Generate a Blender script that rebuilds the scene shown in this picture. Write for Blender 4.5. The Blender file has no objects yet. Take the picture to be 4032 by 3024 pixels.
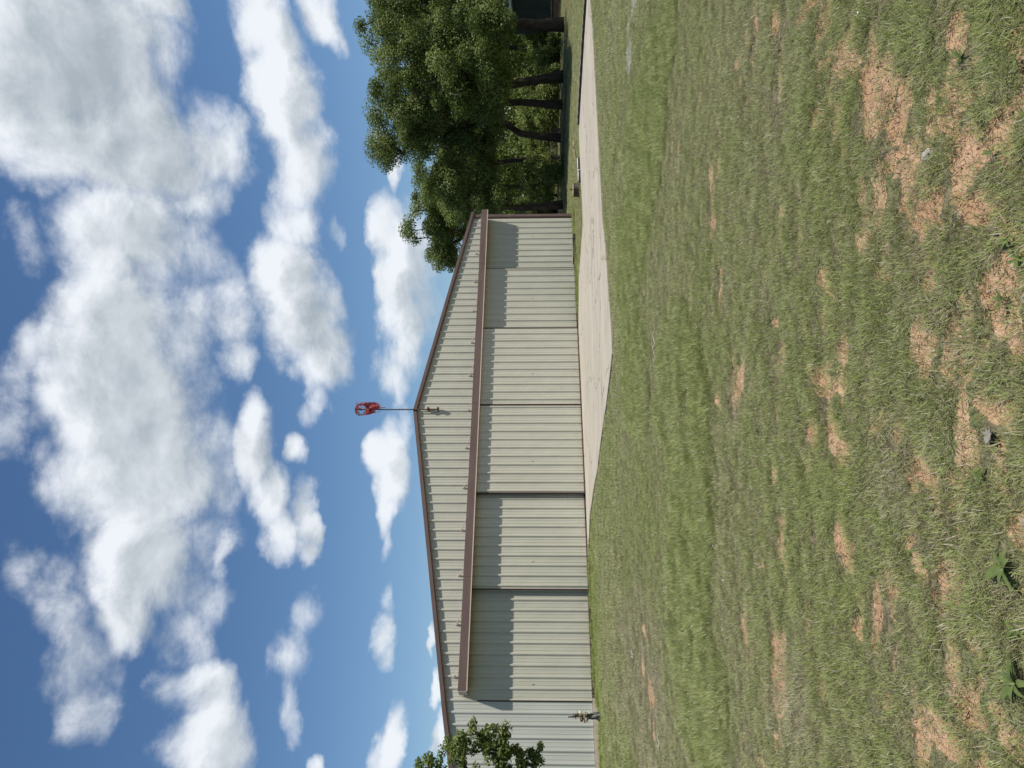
import bpy, math, random
import numpy as np
from mathutils import Vector, Matrix, Euler

# =====================================================================
# camera, world, sun, exposure
# =====================================================================
scene = bpy.context.scene
COL = scene.collection
FPX, PITCH, ROLL = 2998.8, 0.0296, -0.0036          # solved from the hangar front (photo held upright: 3024 x 4032)
EYE = 1.58
THETA = 0.5858                                       # the hangar front runs this way (radians from world X)
HX, HY = -0.9013, 25.5457                            # middle of the hangar front on the ground
cp, sp_ = math.cos(PITCH), math.sin(PITCH)
FWD = Vector((0, cp, sp_)); RGT = Vector((1, 0, 0)); DWN = Vector((0, sp_, -cp))
EU = RGT * math.cos(ROLL) - DWN * math.sin(ROLL)
EV = RGT * math.sin(ROLL) + DWN * math.cos(ROLL)

cam_d = bpy.data.cameras.new('camera')
cam_d.sensor_fit = 'HORIZONTAL'; cam_d.sensor_width = 36.0
cam_d.lens = FPX / 4032.0 * 36.0
cam_d.clip_start = 0.05; cam_d.clip_end = 20000
cam = bpy.data.objects.new('camera', cam_d)
# the phone was held on its side: picture right is world down, picture up is world right
m = Matrix((EV, EU, -FWD)).transposed().to_4x4()
m.translation = Vector((0, 0, EYE))
cam.matrix_world = m
COL.objects.link(cam)
scene.camera = cam

SUN_EL = math.radians(61.0)
sa = math.radians(35.0)
nX, nY = math.sin(THETA), -math.cos(THETA)
dX, dY = math.cos(THETA), math.sin(THETA)
SH = Vector((nX * math.cos(sa) + dX * math.sin(sa), nY * math.cos(sa) + dY * math.sin(sa), 0)).normalized()
SUNV = Vector((SH.x * math.cos(SUN_EL), SH.y * math.cos(SUN_EL), math.sin(SUN_EL)))
sun_d = bpy.data.lights.new('sun', 'SUN')
sun_d.energy = 4.5; sun_d.angle = math.radians(0.55); sun_d.color = (1.0, 0.955, 0.88)
sun = bpy.data.objects.new('sun', sun_d)
sun.rotation_euler = (-SUNV).to_track_quat('-Z', 'Y').to_euler()
sun.location = (0, 0, 50)
COL.objects.link(sun)

vs = scene.view_settings
scene.display_settings.display_device = 'sRGB'
vs.view_transform = 'Standard'; vs.look = 'None'; vs.exposure = 0.40; vs.gamma = 1.0
vs.use_curve_mapping = False
scene.cycles.use_denoising = True
scene.cycles.denoiser = 'OPENIMAGEDENOISE'
scene.cycles.denoising_input_passes = 'RGB_ALBEDO_NORMAL'
scene.cycles.max_bounces = 8
scene.cycles.transparent_max_bounces = 8
scene.cycles.sample_clamp_indirect = 6.0


def ray(U, V):
    """direction through a point of the upright photograph"""
    return FWD + EU * ((U - 1512) / FPX) + EV * ((V - 2016) / FPX)


def on_ground(V, y, z=0.0):
    """photo pixel (column V, row y) -> where its ray meets height z"""
    d = ray(3024 - y, V)
    t = (z - EYE) / d.z
    return (d.x * t, d.y * t)


def at_depth(V, y, Y):
    d = ray(3024 - y, V)
    t = Y / d.y
    return Vector((d.x * t, d.y * t, EYE + d.z * t))


TONE = .84        # colours below were picked by eye from the photo; this brings them to real reflectances at the set exposure


# ---------------------------------------------------------------- node helper
class NT:
    def __init__(s, tree):
        s.t = tree; s.n = tree.nodes; s.l = tree.links

    def node(s, typ, **kw):
        nd = s.n.new(typ)
        for k, v in kw.items():
            setattr(nd, k, v)
        return nd

    def put(s, sock, v):
        if v is None:
            return
        if isinstance(v, bpy.types.NodeSocket):
            s.l.new(v, sock)
        else:
            sock.default_value = v

    def math(s, op, a, b=None, c=None, clamp=False):
        nd = s.node('ShaderNodeMath', operation=op, use_clamp=clamp)
        s.put(nd.inputs[0], a)
        if b is not None: s.put(nd.inputs[1], b)
        if c is not None: s.put(nd.inputs[2], c)
        return nd.outputs[0]

    def vmath(s, op, a, b=None, out=0):
        nd = s.node('ShaderNodeVectorMath', operation=op)
        s.put(nd.inputs[0], a)
        if b is not None:
            if op == 'SCALE': s.put(nd.inputs['Scale'], b)
            else: s.put(nd.inputs[1], b)
        return nd.outputs['Value'] if out == 'Value' else nd.outputs[0]

    def noise(s, vec, scale, detail=4, rough=0.55, dist=0.0, dim='3D', color=False):
        nd = s.node('ShaderNodeTexNoise', noise_dimensions=dim)
        if vec is not None: s.put(nd.inputs['Vector'], vec)
        nd.inputs['Scale'].default_value = scale
        nd.inputs['Detail'].default_value = detail
        nd.inputs['Roughness'].default_value = rough
        nd.inputs['Distortion'].default_value = dist
        return nd.outputs['Color'] if color else nd.outputs[0]

    def ramp(s, v, lo, hi, a=0.0, b=1.0, smooth=True):
        nd = s.node('ShaderNodeMapRange', interpolation_type='SMOOTHSTEP' if smooth else 'LINEAR')
        s.put(nd.inputs['Value'], v)
        nd.inputs['From Min'].default_value = lo; nd.inputs['From Max'].default_value = hi
        nd.inputs['To Min'].default_value = a; nd.inputs['To Max'].default_value = b
        return nd.outputs[0]

    def mix(s, f, a, b):
        nd = s.node('ShaderNodeMix', data_type='RGBA')
        s.put(nd.inputs[0], f)
        for sock, v in ((nd.inputs[6], a), (nd.inputs[7], b)):
            if isinstance(v, tuple) and len(v) == 3: v = (v[0] * TONE, v[1] * TONE, v[2] * TONE, 1)
            s.put(sock, v)
        return nd.outputs[2]

    def combine(s, x, y, z=0.0):
        nd = s.node('ShaderNodeCombineXYZ')
        for i, v in enumerate((x, y, z)): s.put(nd.inputs[i], v)
        return nd.outputs[0]


# ---------------------------------------------------------------- sky with fair-weather cumulus
# each cloud mass: centre and half sizes in the photograph at 2212 x 1659, weight
CLOUDS = [
    (110, 110, 270, 190, 1.00), (270, 300, 190, 130, .95), (440, 300, 75, 100, .65), (90, 300, 150, 100, .75),
    (260, 520, 160, 140, .95), (400, 420, 70, 60, .5), (245, 700, 150, 140, 1.0), (270, 870, 165, 160, 1.0), (400, 560, 80, 70, .45),
    (275, 1030, 160, 150, 1.0), (285, 1180, 125, 140, .95), (255, 1310, 70, 90, .75), (410, 800, 60, 120, .45),
    (430, 950, 60, 120, .40), (420, 680, 60, 60, .35),
    (40, 520, 50, 75, .42), (70, 745, 50, 60, .40), (25, 880, 65, 110, .50), (100, 960, 40, 60, .35),
    (335, 15, 85, 60, .75), (245, 40, 90, 60, .5),
    (575, 70, 65, 110, .85), (600, 220, 70, 110, .95), (640, 350, 75, 110, .95), (625, 470, 60, 70, .7),
    (610, 600, 85, 95, .90), (650, 690, 85, 100, .95), (700, 770, 62, 75, .80), (690, 870, 26, 55, .38), (720, 500, 20, 40, .30),
    (690, 20, 55, 75, .85), (735, 60, 22, 40, .5),
    (500, 670, 60, 75, .60), (505, 770, 50, 60, .55), (460, 580, 45, 45, .35),
    (545, 960, 62, 105, .95), (580, 1060, 60, 75, .9), (600, 1140, 48, 55, .70), (655, 980, 28, 36, .62), (660, 1110, 30, 75, .68), (645, 1185, 25, 35, .6),
    (460, 1050, 60, 90, .36), (450, 1170, 65, 80, .42), (430, 1270, 65, 80, .40), (480, 1180, 30, 60, .62), (395, 1370, 65, 80, .42),
    (170, 1420, 80, 110, .44), (180, 1530, 70, 80, .45), (110, 1290, 60, 70, .36), (30, 1250, 60, 60, .32), (140, 1340, 50, 70, .36),
    (420, 1500, 85, 80, .72), (430, 1600, 105, 100, .95), (350, 1480, 50, 50, .4),
    (650, 1330, 34, 66, .42), (630, 1430, 34, 70, .46), (622, 1530, 26, 70, .48), (600, 1410, 20, 60, .28), (675, 1635, 18, 22, .5),
    (850, 520, 46, 95, .82), (850, 640, 52, 100, .95), (900, 560, 60, 110, .60), (880, 720, 52, 100, .80), (850, 800, 44, 60, .60), (925, 640, 40, 100, .50),
    (820, 620, 28, 60, .8), (865, 840, 28, 50, .55),
    (825, 985, 40, 50, .85), (850, 1010, 40, 110, .85), (845, 1110, 26, 75, .70), (850, 1195, 14, 40, .45), (880, 930, 24, 60, .5),
    (840, 1385, 28, 58, .60), (855, 1310, 14, 40, .40),
    (862, 1600, 28, 90, .85), (845, 1640, 30, 60, .5), (866, 385, 17, 44, .85), (815, 300, 20, 40, .3),
    (928, 1380, 9, 40, .75), (938, 1490, 10, 45, .8), (950, 1590, 14, 60, .8), (975, 1660, 18, 40, .7),
]
world = bpy.data.worlds.new('World'); scene.world = world; world.use_nodes = True
world.cycles.sampling_method = 'NONE'      # the sky is soft: the sun lamp does the sharp lighting
wt = world.node_tree; wt.nodes.clear(); W = NT(wt)


def cloud_field_group():
    g = bpy.data.node_groups.new('cloud_field', 'ShaderNodeTree')
    g.interface.new_socket('P', in_out='INPUT', socket_type='NodeSocketVector')
    g.interface.new_socket('Field', in_out='OUTPUT', socket_type='NodeSocketFloat')
    G = NT(g)
    gi = G.node('NodeGroupInput'); go = G.node('NodeGroupOutput')
    acc = None
    S = 4032 / 2212.0
    for (x, y, rx, ry, w) in CLOUDS:
        c = ray(3024 - y * S, x * S).normalized()
        az, el = math.atan2(c.x, c.y), math.asin(c.z)
        a = ray(3024 - (y + ry) * S, x * S).normalized(); b = ray(3024 - y * S, (x + rx) * S).normalized()
        raz = abs(math.atan2(a.x, a.y) - az); rel = abs(math.asin(b.z) - el)
        mp = G.node('ShaderNodeVectorMath', operation='MULTIPLY_ADD')
        G.put(mp.inputs[0], gi.outputs[0])
        k = 1.0 / 1.22
        mp.inputs[1].default_value = (k / raz, k / rel, 0)
        mp.inputs[2].default_value = (-az * k / raz, -el * k / rel, 0)
        ln = G.vmath('DOT_PRODUCT', mp.outputs[0], mp.outputs[0], out='Value')
        v = G.math('MULTIPLY_ADD', ln, -w * 1.25, w * 1.25)
        v = G.math('MAXIMUM', v, -.7)
        acc = v if acc is None else G.math('SMOOTH_MAX', acc, v, 0.22)
    G.put(go.inputs[0], G.math('ADD', acc, .06))
    return g


tc = W.node('ShaderNodeTexCoord')
dirv = W.vmath('NORMALIZE', tc.outputs['Generated'])
sep = W.node('ShaderNodeSeparateXYZ'); W.put(sep.inputs[0], dirv)
az = W.math('ARCTAN2', sep.outputs[0], sep.outputs[1])
el = W.math('ARCSINE', sep.outputs[2])
P0 = W.combine(az, el, 0.0)
Pn = W.combine(az, W.math('MULTIPLY', el, 1.5), 0.0)
warp = W.vmath('SUBTRACT', W.noise(Pn, 5.0, 3, .55, color=True), (.5, .5, .5))
warp2 = W.vmath('SUBTRACT', W.noise(Pn, 22.0, 4, .6, color=True), (.5, .5, .5))
P1 = W.vmath('ADD', W.vmath('ADD', P0, W.vmath('SCALE', warp, .085)), W.vmath('SCALE', warp2, .030))
grp = cloud_field_group()
fld = []
P1b = W.vmath('ADD', P1, (.012, .034, 0))
for p in (P1, P1b):
    gn = W.node('ShaderNodeGroup'); gn.node_tree = grp
    W.put(gn.inputs[0], p); fld.append(gn.outputs[0])
fb = W.noise(Pn, 9.0, 9, .62, .25)
fb2 = W.noise(W.vmath('ADD', Pn, (.014, .035, 0)), 9.0, 9, .62, .25)
# the same kind of sky goes on outside the picture
outn = W.noise(W.vmath('MULTIPLY', dirv, (1, 1, 1.6)), 3.1, 4, .55)
outn = W.ramp(outn, .47, .68, 0, 1)
ina = W.ramp(W.math('ABSOLUTE', az), .50, .62, 0, 1)
ine = W.ramp(el, .66, .78, 0, 1)
outm = W.math('MAXIMUM', ina, ine)
f0 = W.math('MAXIMUM', fld[0], W.math('MULTIPLY_ADD', outn, W.math('MULTIPLY', outm, 1.7), -.7))
f1 = W.math('MAXIMUM', fld[1], W.math('MULTIPLY_ADD', outn, W.math('MULTIPLY', outm, 1.7), -.7))
has = W.ramp(f0, -.25, .25, 0, 1)
d0 = W.math('ADD', f0, W.math('MULTIPLY', W.math('MULTIPLY', W.math('SUBTRACT', fb, .5), 1.75), has))
d1 = W.math('ADD', f1, W.math('MULTIPLY', W.math('SUBTRACT', fb2, .5), 1.5))
alpha = W.ramp(d0, .06, 1.02, 0, .98)
thick = W.ramp(d1, .15, 1.20, 0, 1)
relief = W.math('MULTIPLY', W.math('SUBTRACT', fb2, fb), 1.35)
shade = W.math('ADD', W.math('MULTIPLY', thick, .70), relief)
soft = W.noise(Pn, 3.2, 2, .5)
shade = W.math('ADD', shade, W.math('MULTIPLY', W.math('SUBTRACT', soft, .5), 1.5), clamp=True)
ccol = W.mix(shade, (.80, .835, .88), (.37, .425, .47))
# far clouds low in the sky take a little of the air's blue
ccol = W.mix(W.ramp(el, .02, .22, .22, 0), ccol, (.60, .72, .86))
sky = W.node('ShaderNodeTexSky', sky_type='NISHITA')
sky.sun_disc = False; sky.sun_elevation = SUN_EL
sky.sun_rotation = math.atan2(SUNV.x, SUNV.y)
sky.altitude = 300; sky.air_density = 1.0; sky.dust_density = 0.25; sky.ozone_density = 3.0
b1 = W.node('ShaderNodeBackground'); hsv = W.node('ShaderNodeHueSaturation'); hsv.inputs['Saturation'].default_value = 1.13; W.put(hsv.inputs['Color'], sky.outputs[0])
W.put(b1.inputs[0], hsv.outputs[0]); b1.inputs[1].default_value = 0.079
b2 = W.node('ShaderNodeBackground'); W.put(b2.inputs[0], ccol); b2.inputs[1].default_value = 1.0
mx = W.node('ShaderNodeMixShader')
W.put(mx.inputs[0], W.math('MULTIPLY', alpha, W.ramp(el, -.02, .01, 0, 1)))
W.put(mx.inputs[1], b1.outputs[0]); W.put(mx.inputs[2], b2.outputs[0])
wo = W.node('ShaderNodeOutputWorld'); W.put(wo.inputs[0], mx.outputs[0])

# =====================================================================
# helpers
# =====================================================================
rng = np.random.default_rng(7)
_tab = np.random.default_rng(99).random((256, 256))


def vnoise(x, y, off=0):
    x = np.asarray(x, float) + off * 37.7; y = np.asarray(y, float) + off * 11.3
    xi = np.floor(x).astype(int); yi = np.floor(y).astype(int)
    fx = x - xi; fy = y - yi
    fx = fx * fx * (3 - 2 * fx); fy = fy * fy * (3 - 2 * fy)
    a = _tab[xi & 255, yi & 255]; b = _tab[(xi + 1) & 255, yi & 255]
    c = _tab[xi & 255, (yi + 1) & 255]; d = _tab[(xi + 1) & 255, (yi + 1) & 255]
    return (a * (1 - fx) + b * fx) * (1 - fy) + (c * (1 - fx) + d * fx) * fy


def fbm(x, y, oct=4, off=0, gain=.5):
    s = 0; a = 1; t = 0
    for i in range(oct):
        s = s + a * vnoise(x * 2 ** i, y * 2 ** i, off + i * 3.1); t += a; a *= gain
    return s / t


def smooth(lo, hi, v):
    t = np.clip((v - lo) / (hi - lo), 0, 1)
    return t * t * (3 - 2 * t)


def new_mat(name, color=(.5, .5, .5), rough=.7, spec=.3, metal=0.0):
    mt = bpy.data.materials.new(name); mt.use_nodes = True
    nt = NT(mt.node_tree)
    bs = mt.node_tree.nodes['Principled BSDF']
    bs.inputs['Base Color'].default_value = (*[q * TONE for q in color], 1)
    bs.inputs['Roughness'].default_value = rough
    bs.inputs['Specular IOR Level'].default_value = spec
    bs.inputs['Metallic'].default_value = metal
    return mt, nt, bs


def vary(name, c1, c2, scale=3.0, rough=.7, spec=.3, stretch=(1, 1, 1), detail=5, bump=0.0, bscale=20, lo=.3, hi=.7, metal=0):
    """material with a soft mottling between two tones of the same stuff"""
    mt, nt, bs = new_mat(name, c1, rough, spec, metal)
    tcn = nt.node('ShaderNodeTexCoord')
    v = nt.vmath('MULTIPLY', tcn.outputs['Object'], stretch)
    n = nt.noise(v, scale, detail)
    nt.put(bs.inputs['Base Color'], nt.mix(nt.ramp(n, lo, hi), c1, c2))
    if bump:
        b = nt.node('ShaderNodeBump'); b.inputs['Strength'].default_value = bump; b.inputs['Distance'].default_value = .02
        nt.put(b.inputs['Height'], nt.noise(v, bscale, 6))
        nt.put(bs.inputs['Normal'], b.outputs[0])
    return mt


class MB:
    """collects boxes, tubes and free faces into one mesh"""
    def __init__(s): s.v = []; s.f = []

    def add(s, vs, fs):
        o = len(s.v); s.v += [tuple(p) for p in vs]; s.f += [tuple(i + o for i in f) for f in fs]; return s

    def box(s, x0, x1, y0, y1, z0, z1):
        return s.add([(x0, y0, z0), (x1, y0, z0), (x1, y1, z0), (x0, y1, z0), (x0, y0, z1), (x1, y0, z1), (x1, y1, z1), (x0, y1, z1)],
                     [(0, 3, 2, 1), (4, 5, 6, 7), (0, 1, 5, 4), (1, 2, 6, 5), (2, 3, 7, 6), (3, 0, 4, 7)])

    def tube(s, pts, rad, n=6, cap=True):
        pts = [Vector(p) for p in pts]
        rings = []
        prev = None
        for i, p in enumerate(pts):
            t = (pts[min(i + 1, len(pts) - 1)] - pts[max(i - 1, 0)]).normalized()
            a = prev if prev is not None else (Vector((0, 0, 1)) if abs(t.z) < .9 else Vector((1, 0, 0)))
            b = t.cross(a).normalized(); a = b.cross(t).normalized(); prev = a
            r = rad[i] if hasattr(rad, '__len__') else rad
            rings.append([p + (a * math.cos(2 * math.pi * k / n) + b * math.sin(2 * math.pi * k / n)) * r for k in range(n)])
        o = len(s.v)
        for R in rings: s.v += [tuple(q) for q in R]
        for i in range(len(pts) - 1):
            for k in range(n):
                a0 = o + i * n + k; a1 = o + i * n + (k + 1) % n
                s.f.append((a0, a1, a1 + n, a0 + n))
        if cap:
            s.f.append(tuple(o + k for k in range(n))[::-1])
            s.f.append(tuple(o + (len(pts) - 1) * n + k for k in range(n)))
        return s

    def build(s, name, mat, parent=None, smooth_=False):
        me = bpy.data.meshes.new(name)
        me.from_pydata(s.v, [], s.f); me.update()
        return link(name, me, mat, parent, smooth_)


def link(name, me, mat, parent=None, smooth_=False):
    if mat is not None and len(me.materials) == 0: me.materials.append(mat)
    if smooth_: me.polygons.foreach_set('use_smooth', np.ones(len(me.polygons), bool))
    o = bpy.data.objects.new(name, me); COL.objects.link(o)
    if parent is not None: o.parent = parent
    return o


def mesh_np(name, V, F):
    """numpy arrays of one face size -> mesh"""
    me = bpy.data.meshes.new(name)
    V = np.ascontiguousarray(V, np.float32); F = np.ascontiguousarray(F, np.int32)
    k = F.shape[1]
    me.vertices.add(len(V)); me.vertices.foreach_set('co', V.ravel())
    me.loops.add(F.size); me.loops.foreach_set('vertex_index', F.ravel())
    me.polygons.add(len(F)); me.polygons.foreach_set('loop_start', np.arange(0, F.size, k, dtype=np.int32))
    me.update(calc_edges=True); me.validate()
    return me


def empty(name, loc=(0, 0, 0), rz=0.0):
    o = bpy.data.objects.new(name, None); COL.objects.link(o)
    o.location = loc; o.rotation_euler = (0, 0, rz); o.empty_display_size = .2
    return o


def tag(o, label=None, cat=None, group=None, kind=None):
    if label: o['label'] = label
    if cat: o['category'] = cat
    if group: o['group'] = group
    if kind: o['kind'] = kind
    return o


# =====================================================================
# ground
# =====================================================================
def hang(u, w):
    """hangar coordinates (along the front, out of the front) -> ground XY"""
    return (HX + u * dX + w * nX, HY + u * dY + w * nY)


S22 = 4032 / 2212.0
# bare soil showing through: centre and half size in photo pixels (V, y, rV, ry), strength
BARE = []
for zx, zy, rx, ry in [(960, 30, 30, 40), (1020, 110, 32, 40), (820, 90, 15, 45), (700, 130, 12, 50), (668, 280, 12, 25), (672, 380, 8, 30),
                       (1110, 250, 45, 60), (1130, 320, 50, 40), (1240, 330, 50, 60), (1260, 430, 50, 60), (1330, 480, 32, 60), (1330, 560, 28, 60),
                       (1340, 680, 35, 60), (1370, 780, 40, 60), (1390, 850, 30, 40), (1000, 540, 15, 50), (1020, 290, 25, 30), (1170, 160, 20, 60),
                       (1620, 60, 50, 70), (1600, 150, 60, 60), (1620, 250, 45, 70), (1610, 340, 40, 50), (1650, 420, 40, 60), (1800, 190, 70, 60),
                       (1880, 150, 40, 60), (1850, 290, 50, 50), (1850, 450, 40, 60), (1750, 600, 60, 50), (1620, 640, 60, 30), (1660, 750, 60, 70),
                       (1780, 680, 40, 60), (1640, 860, 40, 60), (1490, 900, 40, 60), (1470, 980, 30, 50), (1720, 930, 60, 60), (1790, 1000, 50, 50),
                       (1510, 1120, 15, 70), (1470, 1260, 40, 50), (1760, 1250, 50, 40), (1820, 1350, 50, 70), (1870, 1170, 60, 50), (1300, 1210, 25, 60),
                       (1020, 1200, 20, 60), (1040, 1300, 15, 50), (835, 1040, 10, 40), (830, 940, 15, 25), (810, 1400, 18, 25), (1090, 1560, 25, 60),
                       (1000, 1620, 40, 30), (1480, 1500, 60, 70), (1470, 1590, 40, 40), (1700, 1560, 60, 50), (1600, 1600, 40, 60), (1900, 1060, 60, 50),
                       (1880, 520, 50, 50), (1560, 540, 40, 30)]:
    BARE.append((2300 + .904 * zx, .904 * zy, .904 * rx, .904 * ry))
for zx, zy, rx, ry in [(1010, 60, 40, 35), (1080, 20, 30, 30), (945, 210, 12, 60), (1040, 200, 25, 60), (1080, 300, 35, 50), (960, 260, 12, 50), (560, 80, 12, 30),
                       (785, 400, 12, 60), (660, 600, 10, 20), (740, 790, 10, 25), (1090, 650, 20, 50), (1130, 740, 20, 40), (1150, 930, 15, 50), (1155, 1060, 15, 40),
                       (1240, 210, 30, 30), (1330, 270, 20, 40), (1420, 400, 40, 50), (1560, 330, 50, 60), (1550, 510, 25, 60), (1400, 600, 15, 60), (1390, 690, 20, 30),
                       (1440, 830, 15, 50), (1540, 800, 25, 60), (1550, 880, 30, 40), (1520, 960, 20, 40), (1610, 1060, 50, 50), (1630, 1110, 30, 30), (1640, 1330, 40, 60),
                       (1640, 1430, 40, 60), (1650, 1500, 30, 30), (1560, 1590, 60, 60), (1830, 1540, 80, 80), (1650, 130, 60, 70), (1840, 220, 90, 50), (1720, 190, 60, 50),
                       (1740, 400, 40, 60), (1730, 450, 30, 40), (1800, 660, 70, 50), (1870, 640, 40, 40), (1860, 920, 40, 50), (800, 1530, 12, 50), (730, 1600, 15, 40),
                       (1280, 1400, 16, 60), (265, 1090, 25, 22), (290, 1230, 10, 30), (285, 1350, 15, 60), (300, 1420, 10, 60), (300, 1480, 8, 80), (420, 1500, 12, 60),
                       (250, 1230, 15, 40), (400, 1400, 10, 40)]:
    BARE.append((2300 + .9188 * zx, 1500 + .9188 * zy, .9188 * rx, .9188 * ry))
BARE.append((2276, 30, 7, 60)); BARE.append((2275, -80, 7, 90))


def to_ellipses(L):
    out = []
    for (V, y, rv, ry) in L:
        x, yy = on_ground(V, y)
        x2, _ = on_ground(V, y - ry)
        _, ya = on_ground(V - rv, y); _, yb = on_ground(V + rv, y)
        # long axis runs across the line of sight
        out.append((x, (ya + yb) / 2, max(abs(x2 - x), .05), max((ya - yb) / 2, .05)))
    return np.array(out)


EB = to_ellipses(BARE)
TALL = to_ellipses([tuple(S22 * q for q in t) for t in [(1495, 1000, 55, 330), (1500, 1400, 60, 300), (1470, 820, 50, 180), (1395, 330, 45, 200), (1370, 560, 30, 200),
                                                        (1420, 120, 40, 130), (1380, 800, 30, 150)]])
THATCH = to_ellipses([tuple(S22 * q for q in t) for t in [(1400, 1500, 60, 190), (1340, 1350, 25, 250), (1345, 1000, 18, 200), (1600, 800, 60, 200), (1640, 300, 50, 150),
                                                          (1700, 1500, 60, 200), (1570, 700, 40, 300), (1900, 1000, 60, 200)]])
BROWN = to_ellipses([tuple(S22 * q for q in t) for t in [(1400, 1480, 58, 170), (1400, 1640, 66, 120), (1395, 1350, 30, 90)]])
PALE = to_ellipses([tuple(S22 * q for q in t) for t in [(1362, 125, 6, 38), (1371, 5, 7, 34), (1360, 60, 3, 14)]])


def ell(E, x, y):
    r = np.full(np.shape(x), -9.0)
    for cx, cy, rx, ry in E:
        r = np.maximum(r, 1 - ((x - cx) / rx) ** 2 - ((y - cy) / ry) ** 2)
    return r


def bare_field(x, y):
    """1 on bare soil, 0 under grass"""
    wx = x + (fbm(x * 5, y * 5, 3, 1) - .5) * .22; wy = y + (fbm(x * 5, y * 5, 3, 2) - .5) * .30
    e = np.clip(ell(EB, wx, wy), -2.5, 1)
    n = fbm(x * 3.2, y * 3.2, 4, 5, .6) - .5
    n2 = fbm(x * 11, y * 11, 3, 8) - .5
    dist = np.hypot(x, y)
    base = e * .75 + n * 1.3 + n2 * 1.5
    v = smooth(-.62, .12, base)
    # thin spots that nobody listed, near the viewer mostly
    thin = smooth(.565, .75, fbm(x * 1.7, y * 4.6, 4, 21, .62)) * smooth(9.5, 3.6, dist) * .70
    thin = np.maximum(thin, smooth(.60, .76, fbm(x * 1.1, y * 2.6, 4, 23, .62)) * smooth(15, 7, dist) * .62)
    v = v * np.where(dist > 7.5, .25 + .75 * smooth(.40, .62, fbm(x * 2.6, y * 5.5, 4, 27, .62)), 1)
    v = np.maximum(v, thin)
    return v * smooth(60, 34, dist) * (1 - .42 * smooth(7.5, 13, dist))


# the concrete apron outline
def ap(V, y): return on_ground(V, y, .02)
NEAR = [ap(*q) for q in [(2322, 2029), (2339, 1913), (2351, 1855), (2370, 1701), (2384, 1609), (2399, 1498), (2405, 1436), (2410, 1395), (2409, 1341), (2399, 1197),
                         (2387, 1018), (2371, 850), (2358, 597), (2344, 336), (2333, 108), (2323, 0), (2316, -250)]]
FAR = [ap(*q) for q in [(2311, 0), (2301, 152), (2290, 340), (2282, 477), (2279, 510), (2286, 700), (2292, 799), (2294.5, 879), (2285, 1018), (2279, 1090)]]
FAR = [(NEAR[-1][0] + .3, NEAR[-1][1] + 1.1)] + FAR + [hang(3.0, .30), hang(-3.3, .30), hang(-5.3, .12)]
APRON = np.array(NEAR + FAR)


def inside(poly, x, y):
    c = np.zeros(np.shape(x), bool)
    n = len(poly)
    for i in range(n):
        x1, y1 = poly[i]; x2, y2 = poly[(i + 1) % n]
        cond = ((y1 > y) != (y2 > y)) & (x < (x2 - x1) * (y - y1) / (y2 - y1 + 1e-12) + x1)
        c ^= cond
    return c


def poly_dist(poly, x, y):
    d = np.full(np.shape(x), 1e9)
    n = len(poly)
    for i in range(n):
        a = poly[i]; b = poly[(i + 1) % n]
        ab = b - a; L = (ab ** 2).sum() + 1e-12
        t = np.clip(((x - a[0]) * ab[0] + (y - a[1]) * ab[1]) / L, 0, 1)
        d = np.minimum(d, np.hypot(x - a[0] - t * ab[0], y - a[1] - t * ab[1]))
    return d


def hangar_uw(x, y):
    return (x - HX) * dX + (y - HY) * dY, (x - HX) * nX + (y - HY) * nY


def height(x, y, fine=True):
    dist = np.hypot(x, y)
    u, w = hangar_uw(x, y)
    z = (fbm(x * .22, y * .22, 3, 30) - .5) * .10 * smooth(1.5, 6, dist)
    flat = smooth(.0, 2.5, poly_dist(APRON, x, y)); flat = np.where(inside(APRON, x, y), 0, flat)
    flat = flat * smooth(-.2, 1.6, np.where((u > -16) & (u < 10), np.abs(w), 5) - np.where(w < 0, -9, 0))
    z = z * flat - .015
    z = z - .075 * smooth(-8.6, -9.6, u) * smooth(3.0, .6, np.abs(w))
    z = z + .17 * smooth(30, 39, y) * smooth(2, 9, x - 0) + .010 * np.maximum(dist - 60, 0)
    if fine:
        near = smooth(26, 6, dist)
        b = bare_field(x, y)
        z = z + (fbm(x * 9, y * 9, 3, 40) - .5) * .030 * near
        clod = fbm(x * 34, y * 34, 3, 44, .65) - .5
        z = z + clod * .030 * near * b - .022 * b * near
        z = np.where(inside(APRON, x, y), z.clip(None, -.02), z)
        z = np.where((np.abs(u) < 18) & (w < .6) & (w > -22), z.clip(None, -.01), z)
    return z


# polar sheet round the viewer: fine in the direction of view, coarse elsewhere, out to the horizon
angs = np.concatenate([np.linspace(-math.pi, -.62, 50)[:-1], np.linspace(-.62, .62, 430), np.linspace(.62, math.pi, 50)[1:]])
rad = np.concatenate([[.0, .6, 1.2], 1.7 * 1.0078 ** np.arange(470), [75, 90, 120, 170, 260, 450, 900, 2000, 5000]])
rad = np.unique(np.round(rad, 5))
A, R_ = np.meshgrid(angs, rad)
GX = (R_ * np.sin(A)).ravel(); GY = (R_ * np.cos(A)).ravel()
near_m = np.hypot(GX, GY) < 80
GZ = np.zeros_like(GX)
GZ[near_m] = height(GX[near_m], GY[near_m])
GZ[~near_m] = height(GX[~near_m], GY[~near_m], False)
nr, na = A.shape
ii, jj = np.meshgrid(np.arange(nr - 1), np.arange(na - 1), indexing='ij')
ii = ii.ravel(); jj = jj.ravel()
GF = np.stack([ii * na + jj, ii * na + jj + 1, (ii + 1) * na + jj + 1, (ii + 1) * na + jj], 1)[:, ::-1]
GF = GF[ii > 0]
fan_v = len(GX)
me = mesh_np('ground', np.stack([GX, GY, GZ], 1), GF)
bare_v = np.zeros(len(GX), np.float32); bare_v[near_m] = bare_field(GX[near_m], GY[near_m])
if len(me.vertices) == len(bare_v):
    at = me.attributes.new('bare', 'FLOAT', 'POINT'); at.data.foreach_set('value', bare_v)

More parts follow.
